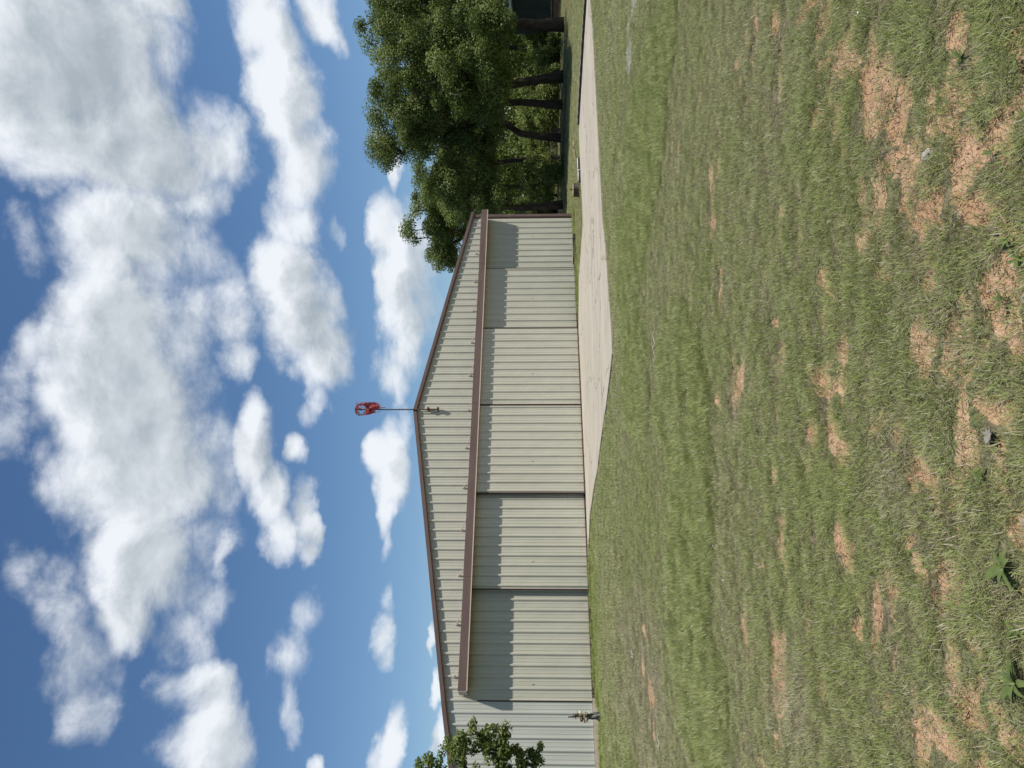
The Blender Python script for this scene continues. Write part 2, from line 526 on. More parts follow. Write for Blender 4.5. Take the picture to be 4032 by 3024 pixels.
gm, G_, gb = new_mat('soil and turf', rough=.95, spec=.1)
tcn = G_.node('ShaderNodeTexCoord'); ob = tcn.outputs['Object']
attr = G_.node('ShaderNodeAttribute', attribute_name='bare')
n1 = G_.noise(ob, 2.3, 6, .6); n2 = G_.noise(ob, 26, 6, .65); n3 = G_.noise(ob, 90, 4, .6)
soil = G_.mix(G_.ramp(n1, .35, .68), (.42, .258, .150), (.53, .355, .222))
soil = G_.mix(G_.ramp(n2, .52, .78), soil, (.62, .46, .32))
soil = G_.mix(G_.ramp(n3, .60, .80), soil, (.26, .15, .085))
turf = G_.mix(G_.ramp(n2, .35, .68), (.110, .095, .055), (.225, .200, .125))
turf = G_.mix(G_.ramp(n1, .42, .66), turf, (.150, .170, .070))
edge = G_.math('ADD', attr.outputs['Fac'], G_.math('MULTIPLY', G_.math('SUBTRACT', n2, .5), .9))
G_.put(gb.inputs['Base Color'], G_.mix(G_.ramp(edge, .30, .62), turf, soil))
vor = G_.node('ShaderNodeTexVoronoi', feature='DISTANCE_TO_EDGE'); G_.put(vor.inputs['Vector'], G_.vmath('ADD', ob, G_.vmath('SCALE', G_.noise(ob, 20, 3, .5, color=True), .06)))
vor.inputs['Scale'].default_value = 19
crack = G_.ramp(vor.outputs['Distance'], 0, .09)
hgt = G_.math('ADD', G_.math('MULTIPLY', crack, .5), G_.math('ADD', n2, G_.math('MULTIPLY', n3, .5)))
bp = G_.node('ShaderNodeBump'); bp.inputs['Strength'].default_value = .8; bp.inputs['Distance'].default_value = .02
G_.put(bp.inputs['Height'], hgt); G_.put(gb.inputs['Normal'], bp.outputs[0])
ground = tag(link('ground', me, gm, None, True), kind='structure')

# ---------------------------------------------------------------- concrete apron
cm, C_, cb = new_mat('old concrete', rough=.85, spec=.2)
tcn = C_.node('ShaderNodeTexCoord')
rot = C_.node('ShaderNodeMapping'); C_.put(rot.inputs[0], tcn.outputs['Object'])
rot.inputs['Rotation'].default_value = (0, 0, -.25)
stv = C_.vmath('MULTIPLY', rot.outputs[0], (.20, 1.3, 1))
s1 = C_.noise(stv, 1.3, 7, .62, .3); s2 = C_.noise(stv, 4.0, 6, .6); s3 = C_.noise(tcn.outputs['Object'], 40, 5, .6)
cc = C_.mix(C_.ramp(s1, .36, .64), (.375, .338, .272), (.44, .398, .325))
cc = C_.mix(C_.ramp(s2, .50, .72), cc, (.30, .275, .235))
cc = C_.mix(C_.ramp(s3, .55, .8, 0, .35), cc, (.50, .45, .38))
cc = C_.mix(C_.ramp(s1, .62, .75, 0, .6), cc, (.47, .40, .30))
vc = C_.node('ShaderNodeTexVoronoi', feature='DISTANCE_TO_EDGE'); vc.inputs['Scale'].default_value = .33
C_.put(vc.inputs['Vector'], C_.vmath('ADD', tcn.outputs['Object'], C_.vmath('SCALE', C_.noise(tcn.outputs['Object'], .9, 5, .6, color=True), 1.2)))
cc = C_.mix(C_.ramp(vc.outputs['Distance'], .002, .010, .75, 0), cc, (.13, .115, .095))
stn = C_.noise(tcn.outputs['Object'], .7, 5, .65, .6)
cc = C_.mix(C_.ramp(stn, .56, .72, 0, .5), cc, (.27, .245, .21))
C_.put(cb.inputs['Base Color'], cc)
bp = C_.node('ShaderNodeBump'); bp.inputs['Strength'].default_value = .25; bp.inputs['Distance'].default_value = .01
C_.put(bp.inputs['Height'], s3); C_.put(cb.inputs['Normal'], bp.outputs[0])


def densify(P, step, jit):
    out = []
    r = random.Random(3)
    for i in range(len(P)):
        a = P[i]; b = P[(i + 1) % len(P)]
        n = max(1, int(math.hypot(b[0] - a[0], b[1] - a[1]) / step))
        for k in range(n):
            t = k / n
            out.append((a[0] + (b[0] - a[0]) * t + r.uniform(-jit, jit), a[1] + (b[1] - a[1]) * t + r.uniform(-jit, jit)))
    return out


P = densify([tuple(p) for p in APRON], .25, .018)
mb = MB(); n = len(P)
mb.add([(x, y, .022) for x, y in P] + [(x, y, -.15) for x, y in P], [tuple(range(n))] + [(i, i + n, (i + 1) % n + n, (i + 1) % n) for i in range(n)])
apron = tag(mb.build('concrete_apron', cm), kind='structure')

# =====================================================================
# hangar
# =====================================================================
siding_m, S_, sb = new_mat('light stone painted steel siding', rough=.42, spec=.4)
tcn = S_.node('ShaderNodeTexCoord')
geo = S_.node('ShaderNodeNewGeometry')
pv = geo.outputs['Position']
sn1 = S_.noise(S_.vmath('MULTIPLY', pv, (2.2, 2.2, .25)), 2.0, 5, .6)
sn2 = S_.noise(pv, 1.1, 4, .6)
sc_ = S_.mix(S_.ramp(sn1, .3, .72), (.485, .470, .378), (.535, .516, .418))
sc_ = S_.mix(S_.ramp(sn2, .5, .75, 0, .55), sc_, (.52, .50, .41))
sepz = S_.node('ShaderNodeSeparateXYZ'); S_.put(sepz.inputs[0], pv)
dirt = S_.math('MULTIPLY', S_.ramp(sepz.outputs[2], .02, .42, 1, 0), S_.ramp(S_.noise(pv, 6, 5, .6), .35, .7))
sc_ = S_.mix(S_.math('MULTIPLY', dirt, .55), sc_, (.40, .32, .21))
S_.put(sb.inputs['Base Color'], sc_)
sbm = S_.node('ShaderNodeBump'); sbm.inputs['Strength'].default_value = .35; sbm.inputs['Distance'].default_value = .05
S_.put(sbm.inputs['Height'], S_.noise(S_.vmath('MULTIPLY', pv, (1.6, 1.6, .8)), 1.6, 3, .5)); S_.put(sb.inputs['Normal'], sbm.outputs[0])
rs = S_.noise(S_.vmath('MULTIPLY', pv, (9, 9, .35)), 1.0, 5, .65)
S_.put(sb.inputs['Base Color'], S_.mix(S_.ramp(rs, .60, .80, 0, .40), sc_, (.36, .30, .21)))
S_.put(sb.inputs['Roughness'], S_.ramp(sn2, .3, .7, .36, .52))
trim_m = vary('brown painted trim', (.120, .080, .066), (.150, .102, .086), 2.0, .5, .35, stretch=(.4, .4, 2))
trimd_m = vary('dark brown door edge and soffit shade', (.085, .050, .040), (.12, .072, .056), 4.0, .55, .3)
lip_m = vary('faded pink brown lip', (.52, .41, .36), (.60, .48, .43), 3.0, .55, .3)
steel_m = vary('rusty pipe', (.055, .050, .045), (.16, .085, .05), 5.0, .6, .4)
roof_m = vary('galvanised roof sheet', (.42, .43, .42), (.50, .50, .48), 1.2, .4, .5, metal=.3)
found_m = vary('foundation concrete', (.42, .36, .27), (.53, .46, .36), 5.0, .9, .15, bump=.3)
dark_m = vary('dim hangar inside', (.05, .05, .05), (.07, .07, .065), 1.0, .9, .1)

rust_m = vary('rusted clamp', (.075, .032, .018), (.17, .075, .04), 10, .8, .2, bump=.4)

siding2_m = vary('pale grey painted steel siding', (.475, .482, .425), (.525, .528, .468), 2.0, .42, .4, stretch=(2, 2, .3))
hangar = empty('hangar', (HX, HY, 0), THETA)
tag(hangar, 'large light stone metal hangar with brown trim and six ribbed sliding doors', 'hangar')
HALF = 9.20; SL = 0.1675; APEX = 5.66; EAVE = APEX - SL * HALF     # rake top along the gable
HR = 3.40                                                         # underside of the door header
LEFT = -14.8                                                      # the lean-to goes on past the photo's left edge
SLL = .186
def rake(u):
    return APEX - SL * abs(u) if u > -HALF else EAVE - SLL * (-HALF - u)


FOOT = .3048
CELL = [(-.1524, 0), (-.1166, 0), (-.1076, .007), (-.0956, .007), (-.0866, 0), (-.057, 0), (-.017, .041), (.013, .041), (.053, 0),
        (.0866, 0), (.0956, .007), (.1076, .007), (.1166, 0)]


def profile(u0, u1, phase=0.0):
    """(u, out) of the ribbed sheet between two stations"""
    pts = []
    k0 = int(math.floor((u0 - phase) / FOOT)) - 1; k1 = int(math.ceil((u1 - phase) / FOOT)) + 1
    for k in range(k0, k1 + 1):
        for a, h in CELL: pts.append((k * FOOT + phase + a, h))
    out = []
    def hh(u):
        for (a, ha), (b, hb) in zip(pts, pts[1:]):
            if a <= u <= b: return ha + (hb - ha) * (u - a) / (b - a + 1e-12)
        return 0
    out.append((u0, hh(u0)))
    out += [(a, h) for a, h in pts if u0 + 1e-4 < a < u1 - 1e-4]
    out.append((u1, hh(u1)))
    return out


def sheet(name, u0, u1, z0, ztop, w, parent, mat, phase=0.0, breaks=()):
    pr = profile(u0, u1, phase)
    mb = MB(); v = []; f = []
    for u, h in pr:
        zt = ztop(u) if callable(ztop) else ztop
        v += [(u, -(w + h), z0), (u, -(w + h), zt)]
    for i in range(len(pr) - 1):
        f.append((2 * i, 2 * i + 2, 2 * i + 3, 2 * i + 1))
    n_ = len(v)
    # the sheet has a thickness so that its edges show
    v += [(u, -(w - .004), z) for (u, _, z) in [(p[0], 0, p[2]) for p in v[:n_]]]
    mb.add(v, f + [(n_ + 2 * i + 1, n_ + 2 * i + 3, n_ + 2 * i + 2, n_ + 2 * i) for i in range(len(pr) - 1)]
           + [(2 * i + 2, 2 * i, n_ + 2 * i, n_ + 2 * i + 2) for i in range(len(pr) - 1)])
    return mb.build(name, mat, parent)


# gable wall above the header and the lean-to wall: sheets three feet wide lapped side by side
gable = MB().add([(-HALF + .05, .10, HR - .3), (HALF - .05, .10, HR - .3), (HALF - .05, .10, EAVE - .12), (0, .10, APEX - .12), (-HALF + .05, .10, EAVE - .12)],
                 [(0, 1, 2, 3, 4)]).build('gable_wall', dark_m, hangar)
SW = 3 * FOOT
k = 0
u = -HALF + .02
while u < HALF - .1:
    u1 = min(u + SW, HALF - .02)
    if u < 0 < u1 - .02 and u > -SW:       # the sheet under the ridge is cut to a point: split it there
        sheet('siding_panel', u, 0, HR - .25, lambda q: rake(q) - .10, .0 + .0025 * (k % 2), gable, siding_m)
        k += 1; u = 0.0; continue
    sheet('siding_panel', u, u1, HR - .25, lambda q: rake(q) - .10, .0 + .0025 * (k % 2), gable, siding_m)
    k += 1; u = u1
lean = MB().add([(LEFT + .05, .10, .0), (-HALF, .10, .0), (-HALF, .10, EAVE - .12), (LEFT + .05, .10, rake(LEFT) - .12)], [(0, 1, 2, 3)]).build('lean_to_wall', dark_m, hangar)
u = -HALF + .02
while u > LEFT + .1:
    u0 = max(u - SW, LEFT)
    sheet('siding_panel', u0, u, .065, lambda q: rake(q) - .10, .0 + .0025 * (k % 2), lean, siding2_m); k += 1; u = u0
MB().box(LEFT, -HALF + .12, -.06, .2, -.35, .055).build('foundation', found_m, hangar)

# doors: three tracks, the middle pair outermost
UNIT = .178
DOORS = [(6.02, 9.06, 0), (3.10, 6.20, 1), (0.015, 3.22, 2), (-3.20, -.015, 2), (-6.16, -3.08, 1), (-9.165, -6.00, 0)]
DLAB = ['sliding door nearest the right corner', 'second sliding door from the right', 'right door of the middle pair', 'left door of the middle pair',
        'second sliding door from the left', 'sliding door nearest the lean-to']
for i, (a, b, tr) in enumerate(DOORS):
    w0 = tr * UNIT + .004
    fr = MB()
    for (p, q) in ((a, a + .020), (b - .020, b)): fr.box(p, q, -(w0 + .022), -(w0 - .055), .03, HR + .12)
    fr.box(a + .020, b - .020, -(w0 - .012), -(w0 - .055), HR + .02, HR + .12)
    fr.box(a + .020, b - .020, -(w0 + .022), -(w0 - .055), .025, .065)
    fr.box(a + .020, b - .020, -(w0 - .012), -(w0 - .055), 1.6, 1.68)
    d = fr.build('sliding_door', trimd_m, hangar); d['label'] = DLAB[i]
    u = a + .020; j = 0
    while u < b - .021:
        u1 = min(u + SW, b - .020)
        sheet('siding_panel', u, u1, .067, HR + .10, w0 + .0025 * (j % 2), d, siding_m, phase=(.05 if tr == 1 else (-.07 if tr == 2 else 0)))
        u = u1; j += 1

    sw = MB(); kk = int(a / FOOT) - 1
    ph = (.05 if tr == 1 else (-.07 if tr == 2 else 0))
    while kk * FOOT < b:
        c_ = kk * FOOT + ph + .105; kk += 1
        if a + .06 < c_ < b - .06:
            for zz in ((1.66,) if (kk * 5 + i) % 9 == 0 else ()):
                sw.box(c_ - .007, c_ + .012, -(w0 + .014), -(w0 + .003), zz, zz + .010)
                sw.box(c_ - .006, c_ + .008, -(w0 + .012), -(w0 + .004), zz - .05, zz - .002)
    sw.build('screw_row', rust_m, d)['kind'] = 'stuff'

# header over the tracks, in lengths that step a little where they meet
WH = 3 * UNIT
hdr = MB().add([(-9.0, 0.0, HR + .236), (9.0, 0.0, HR + .236), (9.0, -(WH - .03), HR + .235), (-9.0, -(WH - .03), HR + .235),
                (-9.0, 0.0, HR + .216), (9.0, 0.0, HR + .216), (9.0, -(WH - .03), HR + .215), (-9.0, -(WH - .03), HR + .215)],
               [(0, 3, 2, 1), (4, 5, 6, 7), (0, 1, 5, 4), (1, 2, 6, 5), (2, 3, 7, 6), (3, 0, 4, 7)]).build('door_header', trim_m, hangar)
cuts = [-9.02, -5.9, -2.95, -.02, 3.05, 6.15, 9.0]
for i, (a, b) in enumerate(zip(cuts, cuts[1:])):
    s_ = .004 * (i % 2)
    MB().box(a + .002, b - .002, -(WH + s_), -(WH - .028 + s_), HR + .018, HR + .245 + s_).build('fascia_panel', trim_m, hdr)
    MB().box(a + .002, b - .002, -(WH + .014 + s_), -(WH - .07), HR - .010, HR + .018).build('fascia_lip', lip_m, hdr)
for u in (-9.02, 9.0):                                # end plates
    s_ = -1 if u < 0 else 1
    MB().box(min(u, u + s_ * .012), max(u, u + s_ * .012), -(WH - .005), -.04, HR + .01, HR + .24).build('end_plate', lip_m, hdr)
for tr in range(3):
    MB().box(-8.95, 8.95, -(tr * UNIT + .04), -(tr * UNIT - .01), HR + .13, HR + .19).build('track_rail', dark_m, hdr)
for i in range(13):
    u = -8.55 + i * 1.425
    q = MB().tube([(u, -.02, HR + .43), (u + .02, -.10, HR + .41), (u + .05 + .14 * (i % 2), -(WH - .02), HR + .240)], .012, 5)
    q.box(u - .025, u + .025, -.05, -.005, HR + .38, HR + .46)
    q.build('header_brace', lip_m, hangar)

# roof: two slopes and the lean-to, with rake and corner trim
LEN = 18.3
def roof_slab(name, ua, ub, th=.05):
    za, zb = rake(ua), rake(ub)
    y0, y1 = -.085, LEN
    return MB().add([(ua, y0, za - th), (ub, y0, zb - th), (ub, y1, zb - th), (ua, y1, za - th), (ua, y0, za - .006), (ub, y0, zb - .006), (ub, y1, zb - .006), (ua, y1, za - .006)],
                    [(0, 3, 2, 1), (4, 5, 6, 7), (0, 1, 5, 4), (1, 2, 6, 5), (2, 3, 7, 6), (3, 0, 4, 7)])
rf = roof_slab('roof', 0, HALF + .12); rf2 = roof_slab('', -HALF, 0)
rf.add(rf2.v, rf2.f); rf3 = roof_slab('', LEFT - .1, -HALF); rf.add(rf3.v, rf3.f)
roof = rf.build('roof', roof_m, hangar)
for (ua, ub, dz) in ((0.0, HALF + .14, 0), (-HALF, 0.0, 0), (LEFT - .1, -HALF, .006)):
    za, zb = rake(ua) + dz, rake(ub) + dz
    MB().add([(ua, -.10, za - .110), (ub, -.10, zb - .110), (ub, -.10, zb), (ua, -.10, za), (ua, -.088, za - .110), (ub, -.088, zb - .110), (ub, -.088, zb), (ua, -.088, za)],
             [(0, 1, 2, 3), (5, 4, 7, 6), (0, 4, 5, 1), (1, 5, 6, 2), (2, 6, 7, 3), (3, 7, 4, 0)]).build('rake_trim', trim_m, roof)
    MB().add([(ua, -.087, za - .150), (ub, -.087, zb - .150), (ub, -.087, zb - .052), (ua, -.087, za - .052), (ua, -.036, za - .150), (ub, -.036, zb - .150), (ub, -.036, zb - .052), (ua, -.036, za - .052)],
             [(0, 1, 2, 3), (5, 4, 7, 6), (0, 4, 5, 1), (1, 5, 6, 2), (2, 6, 7, 3), (3, 7, 4, 0)]).build('rake_trim', trimd_m, roof)  # darker strip below the trim paints in the soffit shadow
MB().box(HALF - .10, HALF + .035, -.062, .06, .0, EAVE - .16).build('corner_trim', trim_m, hangar)
MB().box(HALF - .135, HALF - .101, -.045, .02, .0, EAVE - .16).build('corner_trim', trimd_m, hangar)
MB().box(HALF - .02, HALF + .02, .062, LEN, .0, EAVE - .06).build('side_wall', siding_m, hangar)
MB().box(LEFT, LEFT + .04, .11, LEN, .0, rake(LEFT) - .06).build('side_wall', siding_m, hangar)
MB().add([(LEFT, LEN - .02, 0), (HALF, LEN - .02, 0), (HALF, LEN - .02, EAVE - .08), (0, LEN - .02, APEX - .08), (-HALF, LEN - .02, EAVE - .08), (LEFT, LEN - .02, rake(LEFT) - .08)],
         [(0, 1, 2, 3, 4, 5)]).build('back_wall', siding_m, hangar)

# =====================================================================
# windsock on the ridge
# =====================================================================
red_m, R2, rb = new_mat('torn red nylon', rough=.8, spec=.15)
tcn = R2.node('ShaderNodeTexCoord')
nn = R2.noise(tcn.outputs['Object'], 9, 5, .6)
R2.put(rb.inputs['Base Color'], R2.mix(R2.ramp(nn, .35, .68), (.33, .060, .065), (.50, .15, .15)))
trn = R2.node('ShaderNodeBsdfTranslucent'); trn.inputs[0].default_value = (.55, .13, .13, 1)
ms = R2.node('ShaderNodeMixShader'); ms.inputs[0].default_value = .40
out = [q for q in red_m.node_tree.nodes if q.type == 'OUTPUT_MATERIAL'][0]
R2.put(ms.inputs[1], rb.outputs[0]); R2.put(ms.inputs[2], trn.outputs[0]); R2.put(out.inputs[0], ms.outputs[0])
black_m = vary('black steel', (.018, .018, .020), (.035, .033, .032), 8, .5, .4)
sx, sy = hang(-.02, .135)
sock = empty('windsock', (sx, sy, 0), THETA * .35)
tag(sock, 'tattered red windsock on a thin dark pole above the hangar ridge', 'windsock')
ZH = at_depth(1420, 1609, sy).z                       # centre of the hoop
ztop = at_depth(1398, 1608, sy).z
zlow = at_depth(1722, 1602, sy).z
MB().tube([(0, 0, zlow), (0, 0, ztop)], [.024, .018], 8).build('pole', steel_m, sock)
for V in (1686, 1704 + 20):
    z = at_depth(V, 1602, sy).z
    mbk = MB().box(-.05, .075, -.035, .10, z - .03, z + .03)
    mbk.tube([(.02, -.05, z), (-.02, .12, z)], .012, 6)
    mbk.build('clamp', rust_m, sock)
RH = .205
tilt = math.radians(16)
def hoop_pt(a, r, back=0.0):
    # plane of the hoop leans back a little; a = 0 is picture-right when upright, pi/2 is up
    return Vector((r * math.cos(a), back + r * math.sin(a) * math.sin(tilt) - .03, ZH + r * math.sin(a) * math.cos(tilt)))
MB().tube([hoop_pt(2 * math.pi * i / 40, RH) for i in range(41)], .010, 6, False).build('hoop', black_m, sock)
MB().tube([hoop_pt(2 * math.pi * i / 32, RH * .55, .20) for i in range(33)], .006, 5, False).build('hoop', black_m, sock)
for a in (.9, 2.4, 3.9, 5.2):
    MB().tube([hoop_pt(a, RH), hoop_pt(a, RH * .55, .20), hoop_pt(a, .01, .03)], .005, 5).build('spoke', black_m, sock)
MB().tube([(0, -.03, ZH - .06), (0, -.03, ZH + .19)], [.030, .020], 8).build('hub', black_m, sock)
# fabric: a torn sleeve round the hoop that hangs down below it in rags
r7 = random.Random(12)
NA, NB = 72, 26
fv = []; ff = []
for i in range(NA + 1):
    a = 2 * math.pi * i / NA
    lowness = max(0.0, -math.sin(a))
    right = max(0.0, math.cos(a))
    for j in range(NB + 1):
        t = j / NB
        bx = hoop_pt(a, RH * (1 - .40 * t), .26 * t)
        droop = (.55 * lowness ** .7 + .12 + .30 * right * (1 if math.sin(a) < .5 else .35)) * t ** 1.25
        x = bx.x * (1 + .05 * math.sin(7 * a + 5 * t)) + .06 * right * t + .010 * math.sin(23 * a + 11 * t)
        y = bx.y * (1 - .45 * t * lowness) + .016 * math.sin(11 * a + 7 * t)
        fv.append((x, y, bx.z - droop + .010 * math.sin(17 * a + 9 * t)))
hol = [(r7.uniform(0, NA), r7.uniform(3, NB), r7.uniform(.7, 1.8), r7.uniform(1.2, 3)) for _ in range(18)]
end = [NB * (.50 + .50 * vnoise(i * .55, 3.3)) if math.sin(2 * math.pi * i / NA) < .2 else NB * (.30 + .5 * vnoise(i * .7, 8.1)) for i in range(NA)]
for i in range(NA):
    for j in range(NB):
        if j > end[i]: continue
        if any(((i - p) / s) ** 2 + ((j - q) / l) ** 2 < 1 for p, q, s, l in hol): continue
        o = i * (NB + 1) + j
        ff.append((o, o + 1, o + NB + 2, o + NB + 1))
MB().add(fv, ff).build('fabric_sleeve', red_m, sock, True)
# a loose panel hanging under the hoop
NP = 18; fv = []; ff = []
for i in range(NP + 1):
    s = i / NP
    for j in range(NP + 1):
        t = j / NP
        xx = -.205 + .45 * s + .12 * t * (1 - s)
        zz = ZH - .03 - .15 * math.sin(math.pi * min(1, s * 1.1)) - t * (.34 + .26 * s)
        yy = -.02 + .05 * math.sin(5 * s + 3 * t) + .025 * math.sin(13 * s - 4 * t)
        fv.append((xx, yy, zz))
for i in range(NP):
    lim = NP * (.74 + .30 * vnoise(i * .6, 1.7))
    for j in range(NP):
        if j > lim or (i > 15 and vnoise(i * .9, j * .8, 4) > .72): continue
        o = i * (NP + 1) + j
        ff.append((o, o + 1, o + NP + 2, o + NP + 1))
MB().add(fv, ff).build('fabric_panel', red_m, sock, True)
for i in range(9):
    x0 = .12 + .10 * r7.random(); z0 = ZH + r7.uniform(-.58, .16)
    dx = r7.uniform(.05, .12); dz = r7.uniform(-.12, .03); wd = r7.uniform(.012, .03)
    MB().add([(x0, .02, z0), (x0, .03, z0 + wd * 1.5), (x0 + dx, .0, z0 + dz + wd), (x0 + dx, .02, z0 + dz)], [(0, 1, 2, 3)]).build('fabric_strip', red_m, sock)

# =====================================================================
# trees
# =====================================================================
def leaf_mat(name, c1, c2, c3, trans=.45):
    mt, n_, bs = new_mat(name, c1, .55, .28)
    a = n_.node('ShaderNodeAttribute', attribute_name='lv')
    col = n_.mix(n_.ramp(a.outputs['Fac'], .0, .6, smooth=False), c1, c2)
    col = n_.mix(n_.ramp(a.outputs['Fac'], .6, 1.0, smooth=False), col, c3)
    n_.put(bs.inputs['Base Color'], col)
    tr = n_.node('ShaderNodeBsdfTranslucent')
    n_.put(tr.inputs[0], n_.mix(.5, col, (.16, .22, .03)))
    mx_ = n_.node('ShaderNodeMixShader'); mx_.inputs[0].default_value = trans
    o_ = [q for q in mt.node_tree.nodes if q.type == 'OUTPUT_MATERIAL'][0]
    n_.put(mx_.inputs[1], bs.outputs[0]); n_.put(mx_.inputs[2], tr.outputs[0]); n_.put(o_.inputs[0], mx_.outputs[0])
    return mt


leaf_dark = leaf_mat('oak leaves', (.072, .115, .026), (.175, .230, .055), (.360, .400, .155), .38)
leaf_mid = leaf_mat('mid green leaves', (.095, .140, .028), (.200, .260, .060), (.370, .415, .150), .40)
leaf_lite = leaf_mat('yellow green leaves', (.110, .155, .032), (.210, .265, .065), (.340, .385, .140), .42)
bark_m = vary('oak bark', (.045, .036, .028), (.095, .080, .065), 9, .95, .1, stretch=(1, 1, .3), bump=.8, bscale=30)
twig_m = vary('grey dead twigs', (.13, .11, .09), (.22, .19, .16), 9, .95, .1)


def leaves_mesh(name, C, N, size, lv, rg):
    """folded leaf faces at points C with facing N"""
    n = len(C)
    t = rg.normal(size=(n, 3)); t -= (t * N).sum(1, keepdims=True) * N
    t /= np.linalg.norm(t, axis=1, keepdims=True) + 1e-9
    b = np.cross(N, t)
    s = size[:, None]
    wdt = (.62 + .25 * rg.random(n))[:, None] * s
    p0 = C - t * s * .5; p2 = C + t * s * .5
    p1 = C + b * wdt * .5 - N * s * .12 + t * s * .08; p3 = C - b * wdt * .5 - N * s * .12 + t * s * .08
    V = np.stack([p0, p1, p2, p3], 1).reshape(-1, 3)
    F = np.arange(4 * n).reshape(n, 4)
    F = np.concatenate([F[:, [0, 1, 2]], F[:, [0, 2, 3]]])
    me = mesh_np(name, V, F)
    at = me.attributes.new('lv', 'FLOAT', 'POINT')
    at.data.foreach_set('value', np.repeat(lv, 4).astype(np.float32))
    return me


def make_tree(name, label, cat, base, trunk_pts, trunk_r, lobes, leaf_m, seed, leaf=.11, per=210, group=None, clump_r=.62, low_cut=None, bark=None, dead=0):
    """trunk_pts: world points of the bole; lobes: (centre, radii, number of leaf clumps)"""
    rg = np.random.default_rng(seed); rd = random.Random(seed)
    root = empty(name, base); tag(root, label, cat, group)
    B = Vector(base)
    # leaf clumps fill the lobes, more of them towards the outside
    cl = []
    for c, r, nc in lobes:
        for _ in range(nc):
            d = rg.normal(size=3); d /= np.linalg.norm(d)
            q = rg.random() ** .38
            p = Vector(c) + Vector((d[0] * r[0] * q, d[1] * r[1] * q, d[2] * r[2] * q))
            cl.append(p)
    # limbs: every clump joins the nearest wood that lies below it
    nodes = [Vector(p) for p in trunk_pts]; par = [i - 1 for i in range(len(nodes))]
    top = nodes[-1]
    order = sorted(range(len(cl)), key=lambda i: (cl[i] - top).length)
    start = max(1, len(nodes) - 3)
    tips = []
    for i in order:
        p = cl[i]
        best, bd = None, 1e9
        for k in range(start, len(nodes)):
            q = nodes[k]; d = (q - p).length + max(0, q.z - p.z) * .7
            if d < bd: bd, best = d, k
        a = nodes[best]; L = (p - a).length
        ns = 3 if L > 1.2 else 2
        prev = best
        for s in range(1, ns + 1):
            t = s / ns
            q = a.lerp(p, t) + Vector((rd.uniform(-1, 1), rd.uniform(-1, 1), rd.uniform(-.3, .9))) * (.11 * L * math.sin(math.pi * t))
            nodes.append(q); par.append(prev); prev = len(nodes) - 1
        tips.append(prev)
    cnt = [0.0] * len(nodes)
    for t in tips:
        k = t
        while k >= 0: cnt[k] += 1; k = par[k]
    tot = max(cnt[0], 1)
    def rr(k): return max(.012, trunk_r * (cnt[k] / tot) ** .46)
    wood = MB()
    nt_ = len(trunk_pts)
    wood.tube([p - B for p in nodes[:nt_]], [trunk_r * (1.30 if i == 0 else 1.0 - .28 * i / (nt_ - 1)) for i in range(nt_)], 9)
    for k in range(nt_, len(nodes)):
        wood.tube([nodes[par[k]] - B, nodes[k] - B], [min(rr(par[k]), rr(k) * 1.5), rr(k)], 5, False)
    wood.build('trunk', bark or bark_m, root, True)
    # leaves
    Cs, Ns, Ls, Ss = [], [], [], []
    for p in cl:
        n = int(per * rg.uniform(.6, 1.35)); R = clump_r * rg.uniform(.7, 1.3)
        d = rg.normal(size=(n, 3)); d /= np.linalg.norm(d, axis=1, keepdims=True)
        q = rg.random(n) ** .45
        c = d * q[:, None] * np.array([R, R, R * .72]) + np.array(p)
        nn_ = d * .55 + np.array([0, 0, .55]) + rg.normal(size=(n, 3)) * .55
        nn_ /= np.linalg.norm(nn_, axis=1, keepdims=True)
        Cs.append(c); Ns.append(nn_); Ls.append(np.clip(rg.normal(.42 + rg.normal() * .19, .24, n), 0, 1)); Ss.append(leaf * rg.uniform(.6, 1.35, n))
    C = np.concatenate(Cs) - np.array(base); N = np.concatenate(Ns)
    me = leaves_mesh('crown', C, N, np.concatenate(Ss), np.concatenate(Ls), rg)
    link('crown', me, leaf_m, root)
    if dead:
        dm = MB()
        for _ in range(dead):
            p = cl[rd.randrange(len(cl))] - B
            q = p + Vector((rd.uniform(-.6, .6), rd.uniform(-.9, -.2), rd.uniform(-.9, .2)))
            dm.tube([p, p.lerp(q, .5) + Vector((rd.uniform(-.1, .1), 0, .08)), q], [.02, .014, .006], 4, False)
        dm.build('dead_twigs', twig_m, root)['kind'] = 'stuff'
    return root


def gz(x, y): return float(height(np.array([x]), np.array([y]), False)[0])


def px_tree(name, label, y_base, Z, trunk, lobes, leaf_m, seed, rad_, **kw):
    """trunk and lobes given as photo pixels at a depth; the base stands on the ground at depth Z"""
    b = at_depth(2200, y_base, Z); z0 = gz(b.x, Z) - .04
    pts = [Vector((b.x, Z, z0))] + [at_depth(V, y, D) for V, y, D in trunk]
    lb = []
    for V, y, D, rv, ry, rd_, nc in lobes:
        lb.append((at_depth(V, y, D), (ry * D / FPX, rd_, rv * D / FPX), nc))
    return make_tree(name, label, 'tree', (b.x, Z, z0), pts, rad_, lb, leaf_m, seed, **kw)


